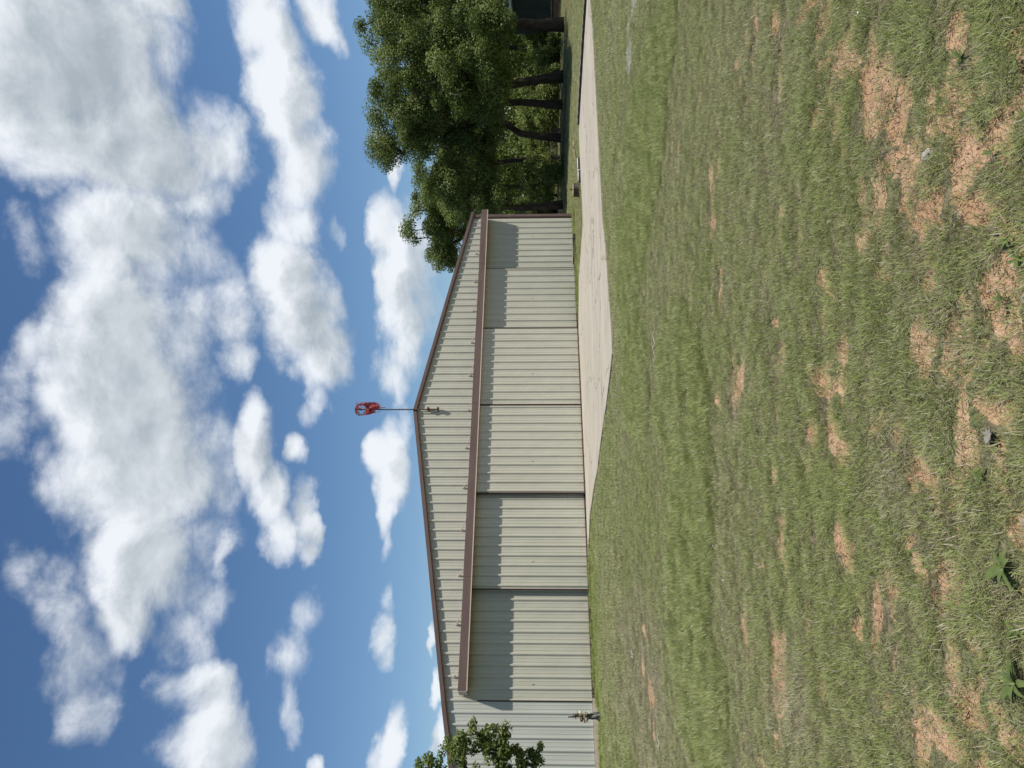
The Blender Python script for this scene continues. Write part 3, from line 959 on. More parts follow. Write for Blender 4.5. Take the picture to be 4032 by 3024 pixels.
GT = 'oak trees beside the hangar'
px_tree('oak_tree', 'big dark oak with thick trunk at the right end of the tree row', 97, 36,
        [(2120, 98, 36), (2030, 92, 35.9), (1960, 80, 35.8), (1880, 60, 35.6)],
        [(1620, 110, 35.5, 215, 260, 3.6, 60), (1560, -40, 36, 170, 200, 3.2, 30), (1800, 120, 33.5, 130, 200, 2.2, 34), (1930, 150, 31.8, 95, 130, 1.2, 22), (1760, -60, 34, 160, 120, 2.5, 18)],
        leaf_dark, 3, .27, leaf=.088, per=560, group=GT, dead=14)
px_tree('oak_tree', 'leaning oak between the thick right trunk and the middle trunks', 300, 37,
        [(2130, 312, 37), (2040, 326, 36.9), (1960, 345, 36.8), (1890, 350, 36.6)],
        [(1640, 300, 36.2, 190, 170, 3.2, 52), (1800, 300, 34.2, 130, 160, 2.3, 30), (1930, 230, 33, 80, 90, 1.2, 14), (1930, 330, 34.5, 70, 120, 1.8, 18)],
        leaf_mid, 4, .24, leaf=.086, per=540, group=GT, dead=8)
px_tree('oak_tree', 'upright oak with a forked dark trunk left of the leaning oak', 412, 38,
        [(2130, 408, 38), (2050, 402, 38), (1980, 405, 37.9), (1910, 420, 37.8)],
        [(1630, 420, 37.4, 170, 150, 3.2, 46), (1790, 410, 36, 120, 150, 2.6, 28), (1900, 430, 36, 70, 120, 2.0, 18)],
        leaf_dark, 5, .20, leaf=.086, per=540, group=GT, dead=10)
px_tree('oak_tree', 'crooked oak behind the low bench, its top arm reaching left', 542, 39,
        [(2130, 538, 39), (2050, 525, 39), (2000, 495, 39), (1930, 500, 38.8)],
        [(1590, 510, 38.4, 150, 105, 2.8, 40), (1500, 600, 38, 55, 50, 1.2, 10), (1780, 540, 38, 120, 120, 2.4, 24), (1900, 560, 37.5, 60, 100, 2.0, 12)],
        leaf_dark, 6, .20, leaf=.086, per=520, group=GT, dead=14)
px_tree('oak_tree', 'slender pale green oak standing behind the end of the bench', 624, 44,
        [(2120, 622, 44), (2040, 630, 44), (1960, 640, 44)],
        [(1740, 690, 43.5, 130, 130, 3, 44), (1840, 620, 43, 90, 110, 2.4, 24)],
        leaf_lite, 8, .17, leaf=.095, per=480, group=GT)
px_tree('oak_tree', 'oak rising just right of the hangar corner trim', 806, 38.5,
        [(2130, 812, 38.5), (2050, 820, 38.5), (1980, 812, 38.5), (1900, 790, 38.5)],
        [(1770, 770, 39, 120, 100, 2.4, 34), (1900, 720, 38, 70, 90, 1.8, 18), (1930, 790, 38.4, 90, 60, 1.4, 12)],
        leaf_mid, 9, .19, leaf=.086, per=520, group=GT, dead=10)
px_tree('oak_tree', 'round topped oak showing above the right slope of the hangar roof', 850, 47,
        [(2120, 850, 47), (2030, 855, 47), (1960, 860, 47), (1880, 880, 47)],
        [(1710, 880, 47, 120, 130, 3.4, 50), (1760, 990, 47, 75, 90, 2.4, 22), (1800, 860, 46, 80, 140, 2.4, 20)],
        leaf_dark, 10, .22, leaf=.095, per=480, group=GT)
for i, (y, Z, V0, rv, ry) in enumerate([(180, 50, 1700, 190, 170), (480, 52, 1760, 150, 150), (20, 49, 1720, 190, 180), (730, 55, 1800, 110, 130), (330, 55, 1760, 160, 150), (-130, 40, 1650, 230, 220), (-330, 44, 1650, 230, 230)]):  # last two trees are added off the right edge to shade the row
    lab = ['tree filling the back of the row behind the thick right trunk', 'tree filling the back of the row behind the crooked oak', 'tree behind the shed at the right edge',
           'tree far behind the stump at the hangar corner', 'tree filling the back of the row behind the leaning oak', 'added shade tree whose left branches reach in at the right edge', 'unseen tree added for shade beyond the right edge, farthest from the hangar'][i]
    px_tree('woodland_tree', lab, y, Z, [(2120, y, Z), (2030, y + 8, Z), (1950, y, Z)], [(V0, y, Z, rv, ry, 3.4, 46), (1900, y, Z - 1, 80, ry, 2.6, 22)], [leaf_mid, leaf_dark][i % 2], 30 + i, .18, leaf=.125, per=330, group='trees at the back of the row')

# understorey shrubs in the shade behind the trunks
SHR = [(440, 43.5, 70, 'light'), (500, 45, 80, 'light'), (575, 44.5, 60, 'mid'), (660, 43, 65, 'light'), (720, 44, 75, 'light'), (770, 46, 70, 'mid'), (250, 43, 60, 'mid'), (190, 44, 70, 'mid'),
       (350, 46, 80, 'mid'), (120, 46, 70, 'mid'), (830, 47, 70, 'light'), (30, 48, 70, 'mid'), (690, 39.5, 34, 'light'), (150, 39, 22, 'mid'), (300, 40, 24, 'mid'), (370, 41.5, 38, 'light'), (470, 41.8, 36, 'mid'), (225, 41, 40, 'mid')]
SLAB = ['behind the forked trunk', 'behind the bench, right part', 'behind the bench, left part', 'left of the slender oak', 'between the slender oak and the hangar corner oak',
        'far back left of the corner oak', 'behind the leaning trunk', 'right of the leaning trunk', 'far back between the forked and the leaning trunk', 'beside the thick right trunk',
        'at the hangar corner', 'behind the shed', 'low, at the left foot of the slender oak', 'tiny, at the foot of the thick right trunk', 'tiny, at the foot of the leaning trunk', 'between the leaning and the forked trunk', 'between the forked and the crooked trunk', 'low, between the thick right trunk and the leaning trunk']
for i, ((y, Z, rv, kd), lb) in enumerate(zip(SHR, SLAB)):
    b = at_depth(2200, y, Z); z0 = gz(b.x, Z) - .02
    s = rv / FPX * Z
    lobes = [((b.x, Z, z0 + s * 1.25), (s * .9, s * .9, s * 1.1), int(9 + s * 9)), ((b.x + s * .4, Z - .2, z0 + s * .55), (s * .8, s * .7, s * .55), int(5 + s * 4))]
    make_tree('shrub', 'leafy %s shrub %s' % ('yellow green' if kd == 'light' else 'dark green', lb), 'shrub', (b.x, Z, z0),
              [(b.x, Z, z0), (b.x + .05, Z, z0 + s * .5), (b.x - .03, Z, z0 + s * 1.0)], .05 + .02 * s, lobes, leaf_lite if kd == 'light' else leaf_mid, 60 + i,
              leaf=.10, per=150, group='understorey shrubs', clump_r=.42)

# far wood that closes the view behind the trees
rgw = np.random.default_rng(5)
Cs = []
for _ in range(1000):
    X = rgw.uniform(4, 75); Y = 60 + rgw.uniform(0, 16) + max(0, 20 - X) * .4; Zc = rgw.uniform(.3, 6.4) * (.8 + .25 * vnoise(X * .3, 2.2))
    d = rgw.normal(size=(150, 3)); d /= np.linalg.norm(d, axis=1, keepdims=True)
    Cs.append(np.array([X, Y, Zc + .2]) + d * (rgw.random((150, 1)) ** .45) * np.array([1.3, 1.3, 1.0]))
C = np.concatenate(Cs); N = rgw.normal(size=C.shape) + np.array([0, -.3, .5]); N /= np.linalg.norm(N, axis=1, keepdims=True)
wd = link('far_woodland', leaves_mesh('far_woodland', C, N, rgw.uniform(.18, .36, len(C)), rgw.random(len(C)) * .7, rgw), leaf_mid)
tag(wd, 'dark mass of woodland far behind the oak row', 'woodland', kind='stuff')

# young oak whose branches reach in at the left edge
b = at_depth(2200, 3160, 14.6); zb = gz(b.x, 14.6) - .03
yl = []
for V, y, D, rv, ry, rd_, nc in [(1880, 3120, 14.6, 190, 130, .9, 40), (1800, 2960, 14.4, 70, 60, .4, 14), (1930, 2930, 14.3, 90, 65, .35, 18), (1700, 3010, 14.6, 50, 45, .3, 6),
                                 (2000, 2980, 14.4, 70, 60, .4, 14), (2110, 2975, 14.4, 40, 40, .2, 7), (2060, 3000, 14.4, 40, 40, .2, 5), (1870, 2860, 14.2, 26, 24, .15, 2), (1975, 2880, 14.2, 30, 22, .15, 3), (1815, 2905, 14.2, 22, 20, .12, 2), (1650, 3015, 14.6, 20, 18, .12, 2)]:
    yl.append((at_depth(V, y, D), (ry * D / FPX, rd_, rv * D / FPX), int(nc * 1.7)))
make_tree('oak_sapling', 'young oak reaching in from the left edge in front of the lean-to wall', 'tree', (b.x, 14.6, zb),
          [(b.x, 14.6, zb), (b.x + .05, 14.6, zb + .9), (b.x - .02, 14.55, zb + 1.7), (b.x + .06, 14.6, zb + 2.4)], .09, yl, leaf_lite, 77, leaf=.060, per=52, clump_r=.125)

# =====================================================================
# small things on the ground
# =====================================================================
wood_m = vary('weathered grey timber', (.10, .085, .065), (.17, .145, .115), 6, .9, .1, stretch=(.3, 3, 3), bump=.4)
end_m = vary('cut log end', (.40, .30, .19), (.52, .41, .28), 12, .9, .1)
stumpbark_m = vary('stump bark', (.085, .065, .048), (.17, .135, .10), 14, .95, .1, stretch=(1, 1, .3), bump=.9, bscale=24)
plastic_m = vary('black plastic', (.012, .012, .013), (.024, .024, .024), 6, .45, .4)
white_m = vary('dusty white pipe', (.62, .60, .55), (.72, .70, .65), 6, .5, .3)
shed_m = vary('dark green sheet', (.030, .046, .036), (.042, .060, .048), 3, .7, .2)
skid_m = vary('brown timber skid', (.26, .16, .10), (.34, .22, .14), 5, .9, .1, stretch=(.4, 3, 3))
stone_m = vary('grey stone', (.33, .30, .27), (.46, .42, .37), 9, .95, .1, bump=.5)
dry_m = vary('dry grey leaf', (.22, .20, .175), (.30, .27, .24), 7, .9, .1)
twigp_m = vary('bleached twig', (.36, .31, .245), (.47, .41, .33), 8, .9, .1)
weed_m, Wd, wb = new_mat('broad weed leaf', (.07, .13, .03), .45, .4)
tcn = Wd.node('ShaderNodeTexCoord')
wcol = Wd.mix(Wd.ramp(Wd.noise(tcn.outputs['Object'], 14, 4, .6), .35, .68), (.105, .150, .038), (.180, .225, .068))
Wd.put(wb.inputs['Base Color'], wcol)
tr = Wd.node('ShaderNodeBsdfTranslucent'); tr.inputs[0].default_value = (.14, .22, .03, 1)
mxs = Wd.node('ShaderNodeMixShader'); mxs.inputs[0].default_value = .25
Wd.put(mxs.inputs[1], wb.outputs[0]); Wd.put(mxs.inputs[2], tr.outputs[0])
Wd.put([q for q in weed_m.node_tree.nodes if q.type == 'OUTPUT_MATERIAL'][0].inputs[0], mxs.outputs[0])

# tree stump section beside the apron
x, y = on_ground(2283, 747); st = empty('tree_stump', (x, y, gz(x, y)), .3)
tag(st, 'short sawn log stump with a dark bolt on top beside the concrete edge', 'stump')
NS = 26; rr_ = random.Random(4)
prof = [.235 * (1 + .05 * math.sin(3 * a) + .03 * rr_.uniform(-1, 1)) for a in [2 * math.pi * i / NS for i in range(NS)]]
vv = []; ff = []
LV = [(-.04, 1.06), (.05, 1.02), (.14, .99), (.235, 1.0), (.25, .985)]
for z, s in LV: vv += [(prof[i] * s * math.cos(2 * math.pi * i / NS), prof[i] * s * math.sin(2 * math.pi * i / NS), z) for i in range(NS)]
for l in range(len(LV) - 1):
    for i in range(NS): ff.append((l * NS + i, l * NS + (i + 1) % NS, (l + 1) * NS + (i + 1) % NS, (l + 1) * NS + i))
MB().add(vv, ff).build('bark', stumpbark_m, st)
MB().add([(prof[i] * .985 * math.cos(2 * math.pi * i / NS), prof[i] * .985 * math.sin(2 * math.pi * i / NS), .2515) for i in range(NS)] + [(0, 0, .256)],
         [(i, (i + 1) % NS, NS) for i in range(NS)]).build('sawn_top', end_m, st)
MB().tube([(.01, 0, .24), (.01, 0, .31), (.03, 0, .325)], [.028, .024, .030], 8).build('bolt', black_m, st)

# black drain pipe along the far edge of the drive
pp = [ap(V, y_) for V, y_ in [(2281.5, 485), (2289, 340), (2300, 152), (2310, 0), (2313.5, -120)]]
pts = []
for (a, b_) in zip(pp, pp[1:]):
    for k in range(14):
        t = k / 14; pts.append((a[0] + (b_[0] - a[0]) * t, a[1] + (b_[1] - a[1]) * t + .07, .040 + .008 * math.sin(k * 1.9 + a[0])))
pipe = empty('drain_pipe', pts[0])
tag(pipe, 'long black drain pipe lying along the far edge of the drive', 'pipe')
o0 = Vector(pts[0])
MB().tube([Vector(p) - o0 for p in pts], [.052 + .003 * (i % 2) for i in range(len(pts))], 8).build('hose', plastic_m, pipe, True)
MB().tube([Vector(p) - o0 + Vector((0, .045, .045)) for p in pts], .012, 5).build('pale_edge', lip_m, pipe, True)

# short pipe lying beside the apron
a = ap(2283, 622); b_ = ap(2287, 718)
wp = empty('cut_pipe', (a[0], a[1], .05)); tag(wp, 'short black pipe with a white upper side lying near the stump', 'pipe')
dv = Vector((b_[0] - a[0], b_[1] - a[1], 0))
MB().tube([(0, 0, 0), dv * .5 + Vector((0, .01, .004)), dv], .042, 8).build('pipe_body', plastic_m, wp, True)
MB().tube([Vector((0, .012, .040)), dv * .45 + Vector((0, .012, .046))], .020, 6).build('white_strip', white_m, wp, True)
MB().tube([dv * .52 + Vector((0, .012, .044)), dv * .93 + Vector((0, .0, .046))], .016, 6).build('white_strip', white_m, wp, True)
MB().tube([dv * .5 + Vector((0, -.05, .0)), dv * .5 + Vector((0, .02, .075))], .016, 6).build('tie', white_m, wp)

# broken branch by the drive
a = ap(2271, 590)
br = empty('fallen_branch', (a[0], a[1], .02)); tag(br, 'pale broken branch on the grass between the stump and the drain pipe', 'branch')
MB().tube([(-.28, .1, .03), (-.05, .0, .07), (.18, -.02, .10), (.33, .05, .13)], [.03, .035, .03, .02], 7).build('limb', end_m, br)
MB().tube([(.02, 0, .08), (.10, -.12, .14), (.12, -.2, .13)], [.022, .016, .01], 6).build('side_limb', twigp_m, br)

# black tray at the foot of the doors
a = hang(6.95, .42); tr_ = empty('plastic_tray', (a[0], a[1], 0), THETA - .35); tag(tr_, 'crumpled black plastic tray on the grass in front of the door seam', 'tray')
q = MB().box(-.55, .55, -.16, .16, -.01, .02).box(-.55, .55, -.18, -.15, .0, .085).box(-.55, .55, .15, .18, .0, .10).box(.53, .56, -.15, .15, .0, .09)
q.add([(-.9, -.05, .02), (-.5, -.14, .05), (-.5, .12, .03), (-.85, .02, .01)], [(0, 1, 2, 3)])
q.build('tray_body', plastic_m, tr_); MB().tube([(-.50, .185, .11), (.05, .185, .105), (.50, .185, .11)], .011, 5).build('tray_rim', lip_m, tr_)

# low bench between the trunks
Zb = 40.5
p0 = at_depth(2185, 632, Zb); p1 = at_depth(2185, 500, Zb)
bn = empty('bench', ((p0.x + p1.x) / 2, Zb, gz((p0.x + p1.x) / 2, Zb)), 0)
tag(bn, 'low dark timber bench under the oaks', 'bench')
L2 = (p1.x - p0.x) / 2; H2 = .52
for k in range(3): MB().box(-L2, L2, -.2 + k * .14, -.2 + k * .14 + .125, H2 - .045, H2).build('seat_plank', wood_m, bn)
for s in (-1, 1):
    for yy in (-.17, .13):
        MB().box(s * (L2 - .18) - .045, s * (L2 - .18) + .045, yy - .03, yy + .05, -.03, H2 - .047).build('leg', wood_m, bn)
    MB().box(s * (L2 - .18) - .04, s * (L2 - .18) + .04, -.20, .21, H2 - .125, H2 - .050).build('cross_rail', wood_m, bn)
MB().box(-L2 + .12, L2 - .12, -.01, .05, .17, .25).build('stretcher', wood_m, bn)

# dark green shed under the trees at the right edge
Zs = 42.5
p0 = at_depth(2212, 74, Zs)
sh = empty('shed', (p0.x, Zs, gz(p0.x, Zs)), -.12); tag(sh, 'dark green shed on brown timber skids half hidden by the right trunk', 'shed')
for i in range(6):
    MB().box(i * .56 + .004, i * .56 + .556, 0, .03, .46, 2.55).build('wall_panel', shed_m, sh)
MB().box(.004, .03, .032, 2.4, .46, 2.55).build('side_wall', shed_m, sh)
MB().box(3.33, 3.36, .032, 2.4, .46, 2.55).build('side_wall', shed_m, sh)
MB().box(0.03, 3.33, 2.37, 2.4, .46, 2.55).build('back_wall', shed_m, sh)
MB().add([(-.15, -.2, 2.555), (3.5, -.2, 2.555), (3.5, 1.2, 2.95), (-.15, 1.2, 2.95), (3.5, 2.6, 2.555), (-.15, 2.6, 2.555), (-.15, -.2, 2.60), (3.5, -.2, 2.60), (3.5, 1.2, 2.995), (-.15, 1.2, 2.995), (3.5, 2.6, 2.60), (-.15, 2.6, 2.60)],
         [(0, 3, 2, 1), (3, 5, 4, 2), (6, 7, 8, 9), (9, 8, 10, 11), (0, 1, 7, 6), (4, 5, 11, 10), (1, 2, 8, 7), (2, 4, 10, 8), (0, 6, 9, 3), (3, 9, 11, 5)]).build('roof', shed_m, sh)
MB().box(-.02, 3.38, -.03, .10, .38, .455).build('sill_beam', skid_m, sh)
MB().box(.0, 3.36, .02, 2.3, .30, .37).build('floor', plastic_m, sh)
for yy in (.05, 1.1, 2.15): MB().box(.0, 3.36, yy, yy + .16, -.05, .295).build('skid', skid_m, sh)

# weathered post with faded flowers against the lean-to wall
a = on_ground(2361, 2822); ps_ = empty('flower_post', (a[0], a[1], gz(*a))); tag(ps_, 'weathered post wound with faded cream and dark red flowers by the lean-to wall', 'post')
rr_ = random.Random(8)
rag_m = vary('grey green rag', (.09, .10, .075), (.19, .185, .155), 16, .95, .1, bump=.6)
cream_m = vary('faded cream petals', (.62, .56, .33), (.75, .70, .48), 20, .85, .1)
maroon_m = vary('dark red petals', (.10, .022, .020), (.17, .045, .036), 20, .85, .1)
MB().tube([(0, 0, -.05), (.01, 0, .3), (0, .01, .6), (-.015, 0, .84)], [.02, .018, .016, .014], 7).build('stick', black_m, ps_)
rg_pts = [(0, 0, -.03), (.0, .01, .06), (.03, .0, .16), (.01, -.01, .27), (.0, 0, .34)]
MB().tube(rg_pts, [.075, .105, .090, .075, .05], 9).build('wrapped_base', rag_m, ps_)
MB().tube([(.07, -.06, .02), (.05, -.08, .17), (.02, -.07, .3)], [.03, .035, .02], 6).build('rag_fold', dry_m, ps_)


def bloom(c, r, mat, nm):
    q = MB()
    for i in range(6):
        a_ = 2 * math.pi * i / 6 + rr_.random(); tl = rr_.uniform(-.5, .9)
        d1 = Vector((math.cos(a_), math.sin(a_), tl)).normalized(); sd = Vector((-math.sin(a_), math.cos(a_), 0))
        q.add([c, c + d1 * r * .6 + sd * r * .35, c + d1 * r, c + d1 * r * .6 - sd * r * .35], [(0, 1, 2), (0, 2, 3)])
    q.build(nm, mat, ps_)


for i in range(22): bloom(Vector((rr_.uniform(-.08, .09), rr_.uniform(-.09, .03), rr_.uniform(.30, .58))), rr_.uniform(.075, .105), cream_m if i % 5 else maroon_m, 'flower')
for i in range(8): bloom(Vector((rr_.uniform(-.03, .075), rr_.uniform(-.05, .03), rr_.uniform(.58, .74))), rr_.uniform(.05, .075), maroon_m, 'flower')


# broadleaf weeds in the foreground
def weed(V, y_, size, nl, label, seed, up=.55):
    x_, yy_ = on_ground(V, y_); r_ = random.Random(seed)
    w_ = empty('broadleaf_weed', (x_, yy_, gz(x_, yy_) + .0)); tag(w_, label, 'weed', 'broadleaf weeds in the foreground')
    for i in range(nl):
        a_ = 2 * math.pi * i / nl * 1.62 + r_.uniform(-.3, .3); L = .50 * size * r_.uniform(.45, 1.35); wv = L * r_.uniform(.10, .15); lift = up * r_.uniform(.35, 1.7)
        vs_ = []; fs_ = []
        NSG = 7
        for k in range(NSG + 1):
            t = k / NSG
            hor = L * (t * math.cos(lift) + .10 * t * t); ver = L * (t * math.sin(lift) - (.35 + .5 * ((i * 37) % 11) / 11) * lift * t * t) + .012
            wd_ = wv * (math.sin(math.pi * min(1, .06 + t * .95)) ** .8) * (1 if t > .12 else .35) * (1 + .12 * math.sin(9 * t + i))
            cx, cy = math.cos(a_) * hor, math.sin(a_) * hor
            sx_, sy_ = -math.sin(a_), math.cos(a_)
            vs_ += [(cx - sx_ * wd_, cy - sy_ * wd_, ver + wd_ * .30), (cx, cy, ver), (cx + sx_ * wd_, cy + sy_ * wd_, ver + wd_ * .30)]
        for k in range(NSG):
            o = 3 * k; fs_ += [(o, o + 1, o + 4, o + 3), (o + 1, o + 2, o + 5, o + 4)]
        MB().add(vs_, fs_).build('leaf', weed_m, w_, True)


for i, (V, y_, sz, nl, lb) in enumerate([
    (3950, 2240, .15, 13, 'large leafy weed at the near edge below the hangar middle'), (3990, 2690, .14, 12, 'large leafy weed in the near corner under the young oak'),
    (3780, 225, .10, 9, 'leafy weed on the bare soil strip at the near right'), (3660, 130, .09, 8, 'small leafy weed right of the bare soil strip'),
    (4010, 1020, .11, 11, 'leafy weed cluster at the near edge left of the stone'), (3960, 950, .08, 8, 'small leafy weed beyond the near edge cluster'),
    (3900, 600, .08, 8, 'small weed between bare patches at the near right'), (4000, 240, .09, 9, 'leafy weed at the very near right corner'),
    (3940, 1180, .08, 8, 'small weed beside the cracked soil at the near edge'), (3990, 2480, .09, 8, 'low leafy weed between the two large near weeds'),
    (3860, 1880, .09, 9, 'leafy weed on the tuft nearest the grey leaf'), (3110, 2250, .07, 9, 'pale leafy weed patch in the middle lawn'), (3090, 2130, .07, 8, 'pale weed beside the middle lawn patch'),
    (3140, 2060, .06, 8, 'small pale weed at the far end of the lawn patch'), (3660, 560, .08, 7, 'weed leaf pair near the grey stick')]):
    weed(V, y_, sz, nl, lb, 300 + i)

# twigs, stones and a curled dead leaf
def twig(V, y_, L, ang, label, seed):
    x_, yy_ = on_ground(V, y_); r_ = random.Random(seed)
    o = empty('twig', (x_, yy_, gz(x_, yy_)), ang); tag(o, label, 'twig', 'twigs lying in the grass')
    P_ = [(L * (t / 5 - .5), .05 * L * math.sin(t * 1.7 + seed), .035 + .012 * math.sin(t * 2.1)) for t in range(6)]
    MB().tube(P_, [.009, .011, .011, .010, .008, .005], 6).build('stem', twigp_m, o)
    MB().tube([P_[1], (P_[1][0] + .22 * L, .20 * L, .06)], [.007, .003], 5).build('side_twig', twigp_m, o)


twig(2588, 1345, .30, .1, 'bleached forked twig in the grass near the apron corner', 1)
twig(2592, 1405, .22, -.2, 'shorter bleached twig next to the forked one', 2)
twig(2600, 2920, .22, .4, 'pale twig on the brown patch in front of the lean-to', 3)
twig(2500, 2575, .22, 1.2, 'pale twig above the bare spot at the left', 4)


def rock(V, y_, s, label, seed, nm='stone', mat=None):
    x_, yy_ = on_ground(V, y_); r_ = random.Random(seed)
    vs_ = []; fs_ = []
    n1_, n2_ = 9, 6
    for j in range(n2_ + 1):
        th = math.pi * j / n2_
        for i in range(n1_):
            ph = 2 * math.pi * i / n1_; k = s * r_.uniform(.78, 1.12)
            vs_.append((k * math.sin(th) * math.cos(ph) * 1.25, k * math.sin(th) * math.sin(ph) * .85, k * math.cos(th) * .55 + s * .25))
    for j in range(n2_):
        for i in range(n1_): fs_.append((j * n1_ + i, (j + 1) * n1_ + i, (j + 1) * n1_ + (i + 1) % n1_, j * n1_ + (i + 1) % n1_))
    o = MB().add(vs_, fs_).build(nm, mat or stone_m); o.location = (x_, yy_, gz(x_, yy_) - .01); o.rotation_euler.z = seed
    tag(o, label, nm.replace('_', ' '), 'stones on the bare soil')


rock(3630, 615, .030, 'long grey stone on bare soil at the near right', 2)
rock(4022, 1170, .026, 'pale stone half buried at the near edge', 5)
rock(4020, 2060, .024, 'cream stone on the bare patch below the hangar middle', 7)
rock(3680, 975, .016, 'small pale stone at the end of the narrow bare strip', 9)
x_, yy_ = on_ground(3890, 1712)
lf = MB(); out_ = [(0, .055), (.03, .03), (.022, .018), (.048, .004), (.026, -.008), (.034, -.03), (.006, -.022), (0, -.062), (-.012, -.02), (-.036, -.026), (-.026, -.004), (-.046, .012), (-.02, .02), (-.026, .036)]
n_ = len(out_)
lf.add([(p, q, .020 + 6 * p * p + 2 * q * q) for p, q in out_] + [(0, 0, .016)] + [(p, q, .018 + 6 * p * p + 2 * q * q) for p, q in out_] + [(0, 0, .014)],
       [(i, (i + 1) % n_, n_) for i in range(n_)] + [(n_ + 1 + (i + 1) % n_, n_ + 1 + i, 2 * n_ + 1) for i in range(n_)])
o = lf.build('dead_leaf', dry_m); o.location = (x_, yy_, gz(x_, yy_) + .004); o.rotation_euler.z = 1.2; o.scale = (.6, .6, .6)
tag(o, 'curled grey dead oak leaf on orange soil at the near edge', 'leaf')

# =====================================================================
# grass and soil clods
# =====================================================================
grass_m, Gm, gbs = new_mat('grass blades', rough=.55, spec=.25)
bv = Gm.node('ShaderNodeAttribute', attribute_name='bv').outputs['Fac']
ht = Gm.node('ShaderNodeAttribute', attribute_name='ht').outputs['Fac']
tn_ = Gm.node('ShaderNodeAttribute', attribute_name='tint'); tn_.attribute_type = 'INSTANCER'; tn = tn_.outputs['Fac']
hu_ = Gm.node('ShaderNodeAttribute', attribute_name='hue'); hu_.attribute_type = 'INSTANCER'; hu = hu_.outputs['Fac']
g1 = Gm.mix(bv, (.228, .280, .070), (.405, .450, .165))
g2 = Gm.mix(bv, (.285, .318, .112), (.470, .492, .228))
gcol = Gm.mix(hu, g1, g2)
straw = Gm.mix(bv, (.28, .235, .150), (.60, .54, .40))
dry = Gm.ramp(Gm.math('ADD', Gm.math('MULTIPLY', Gm.math('FRACT', Gm.math('MULTIPLY', bv, 7.31)), 1.0), tn), .88, 1.06)
gcol = Gm.mix(dry, gcol, straw)
gcol = Gm.mix(Gm.ramp(hu, 1.1, 1.6), gcol, (.66, .66, .52))
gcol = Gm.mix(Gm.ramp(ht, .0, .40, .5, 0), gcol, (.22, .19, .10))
Gm.put(gbs.inputs['Base Color'], gcol)
tr = Gm.node('ShaderNodeBsdfTranslucent'); Gm.put(tr.inputs[0], gcol)
mxs = Gm.node('ShaderNodeMixShader'); mxs.inputs[0].default_value = .30
Gm.put(mxs.inputs[1], gbs.outputs[0]); Gm.put(mxs.inputs[2], tr.outputs[0])
Gm.put([q for q in grass_m.node_tree.nodes if q.type == 'OUTPUT_MATERIAL'][0].inputs[0], mxs.outputs[0])


def clump_mesh(name, n, r, L0, L1, lean0, lean1, wdt, seed, droop=.35):
    rg = np.random.default_rng(seed)
    a0 = rg.random(n) * 6.283; q = np.sqrt(rg.random(n)) * r
    bx, by = q * np.cos(a0), q * np.sin(a0)
    ph = a0 + rg.normal(0, 1.1, n); L = rg.uniform(L0, L1, n); ln = rg.uniform(lean0, lean1, n); w = wdt * rg.uniform(.6, 1.3, n)
    dr = droop * rg.uniform(.2, 1.4, n)
    tw = ph + math.pi / 2 + rg.normal(0, .5, n)
    V = []; H = []
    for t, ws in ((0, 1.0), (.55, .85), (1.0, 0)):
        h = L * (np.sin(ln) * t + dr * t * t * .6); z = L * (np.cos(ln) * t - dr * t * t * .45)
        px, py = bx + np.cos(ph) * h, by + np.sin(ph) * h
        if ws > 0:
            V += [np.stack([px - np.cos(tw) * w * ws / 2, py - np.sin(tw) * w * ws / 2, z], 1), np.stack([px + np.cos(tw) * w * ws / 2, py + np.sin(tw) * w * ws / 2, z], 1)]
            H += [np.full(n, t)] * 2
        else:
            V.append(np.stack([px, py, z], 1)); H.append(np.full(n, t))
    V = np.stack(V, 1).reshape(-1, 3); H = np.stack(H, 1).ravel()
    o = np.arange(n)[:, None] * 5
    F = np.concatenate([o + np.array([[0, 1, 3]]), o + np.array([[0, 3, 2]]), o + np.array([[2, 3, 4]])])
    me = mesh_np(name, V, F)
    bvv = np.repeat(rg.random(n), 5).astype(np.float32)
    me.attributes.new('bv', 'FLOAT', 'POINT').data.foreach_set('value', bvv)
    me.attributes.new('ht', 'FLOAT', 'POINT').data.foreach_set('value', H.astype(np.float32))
    me.materials.append(grass_m)
    return me


protos = bpy.data.collections.new('grass_kinds')
def proto(name, me):
    protos.objects.link(bpy.data.objects.new(name, me))
k = 0
for i in range(6): proto('clump_%02d' % k, clump_mesh('clump', 78, .064, .014, .044, .15, 1.15, .0021, 500 + i)); k += 1       # 0-5 mown
for i in range(4): proto('clump_%02d' % k, clump_mesh('clump', 56, .070, .035, .100, .15, .95, .0030, 520 + i, .5)); k += 1   # 6-9 longer
for i in range(3): proto('clump_%02d' % k, clump_mesh('clump', 46, .070, .015, .055, .9, 1.54, .0020, 540 + i, .1)); k += 1  # 10-12 thatch
for i in range(4): proto('clump_%02d' % k, clump_mesh('clump', 90, .155, .022, .060, .25, 1.20, .0052, 560 + i)); k += 1     # 13-16 far
for i in range(3): proto('clump_%02d' % k, clump_mesh('clump', 70, .140, .070, .16, .15, .8, .0065, 580 + i, .5)); k += 1     # 17-19 far, longer


def scatter(r0, r1, dens, half=.60):
    n = int(dens * half * (r1 * r1 - r0 * r0))
    r = np.sqrt(rng.random(n) * (r1 * r1 - r0 * r0) + r0 * r0); a = rng.uniform(-half, half, n)
    return r * np.sin(a), r * np.cos(a)


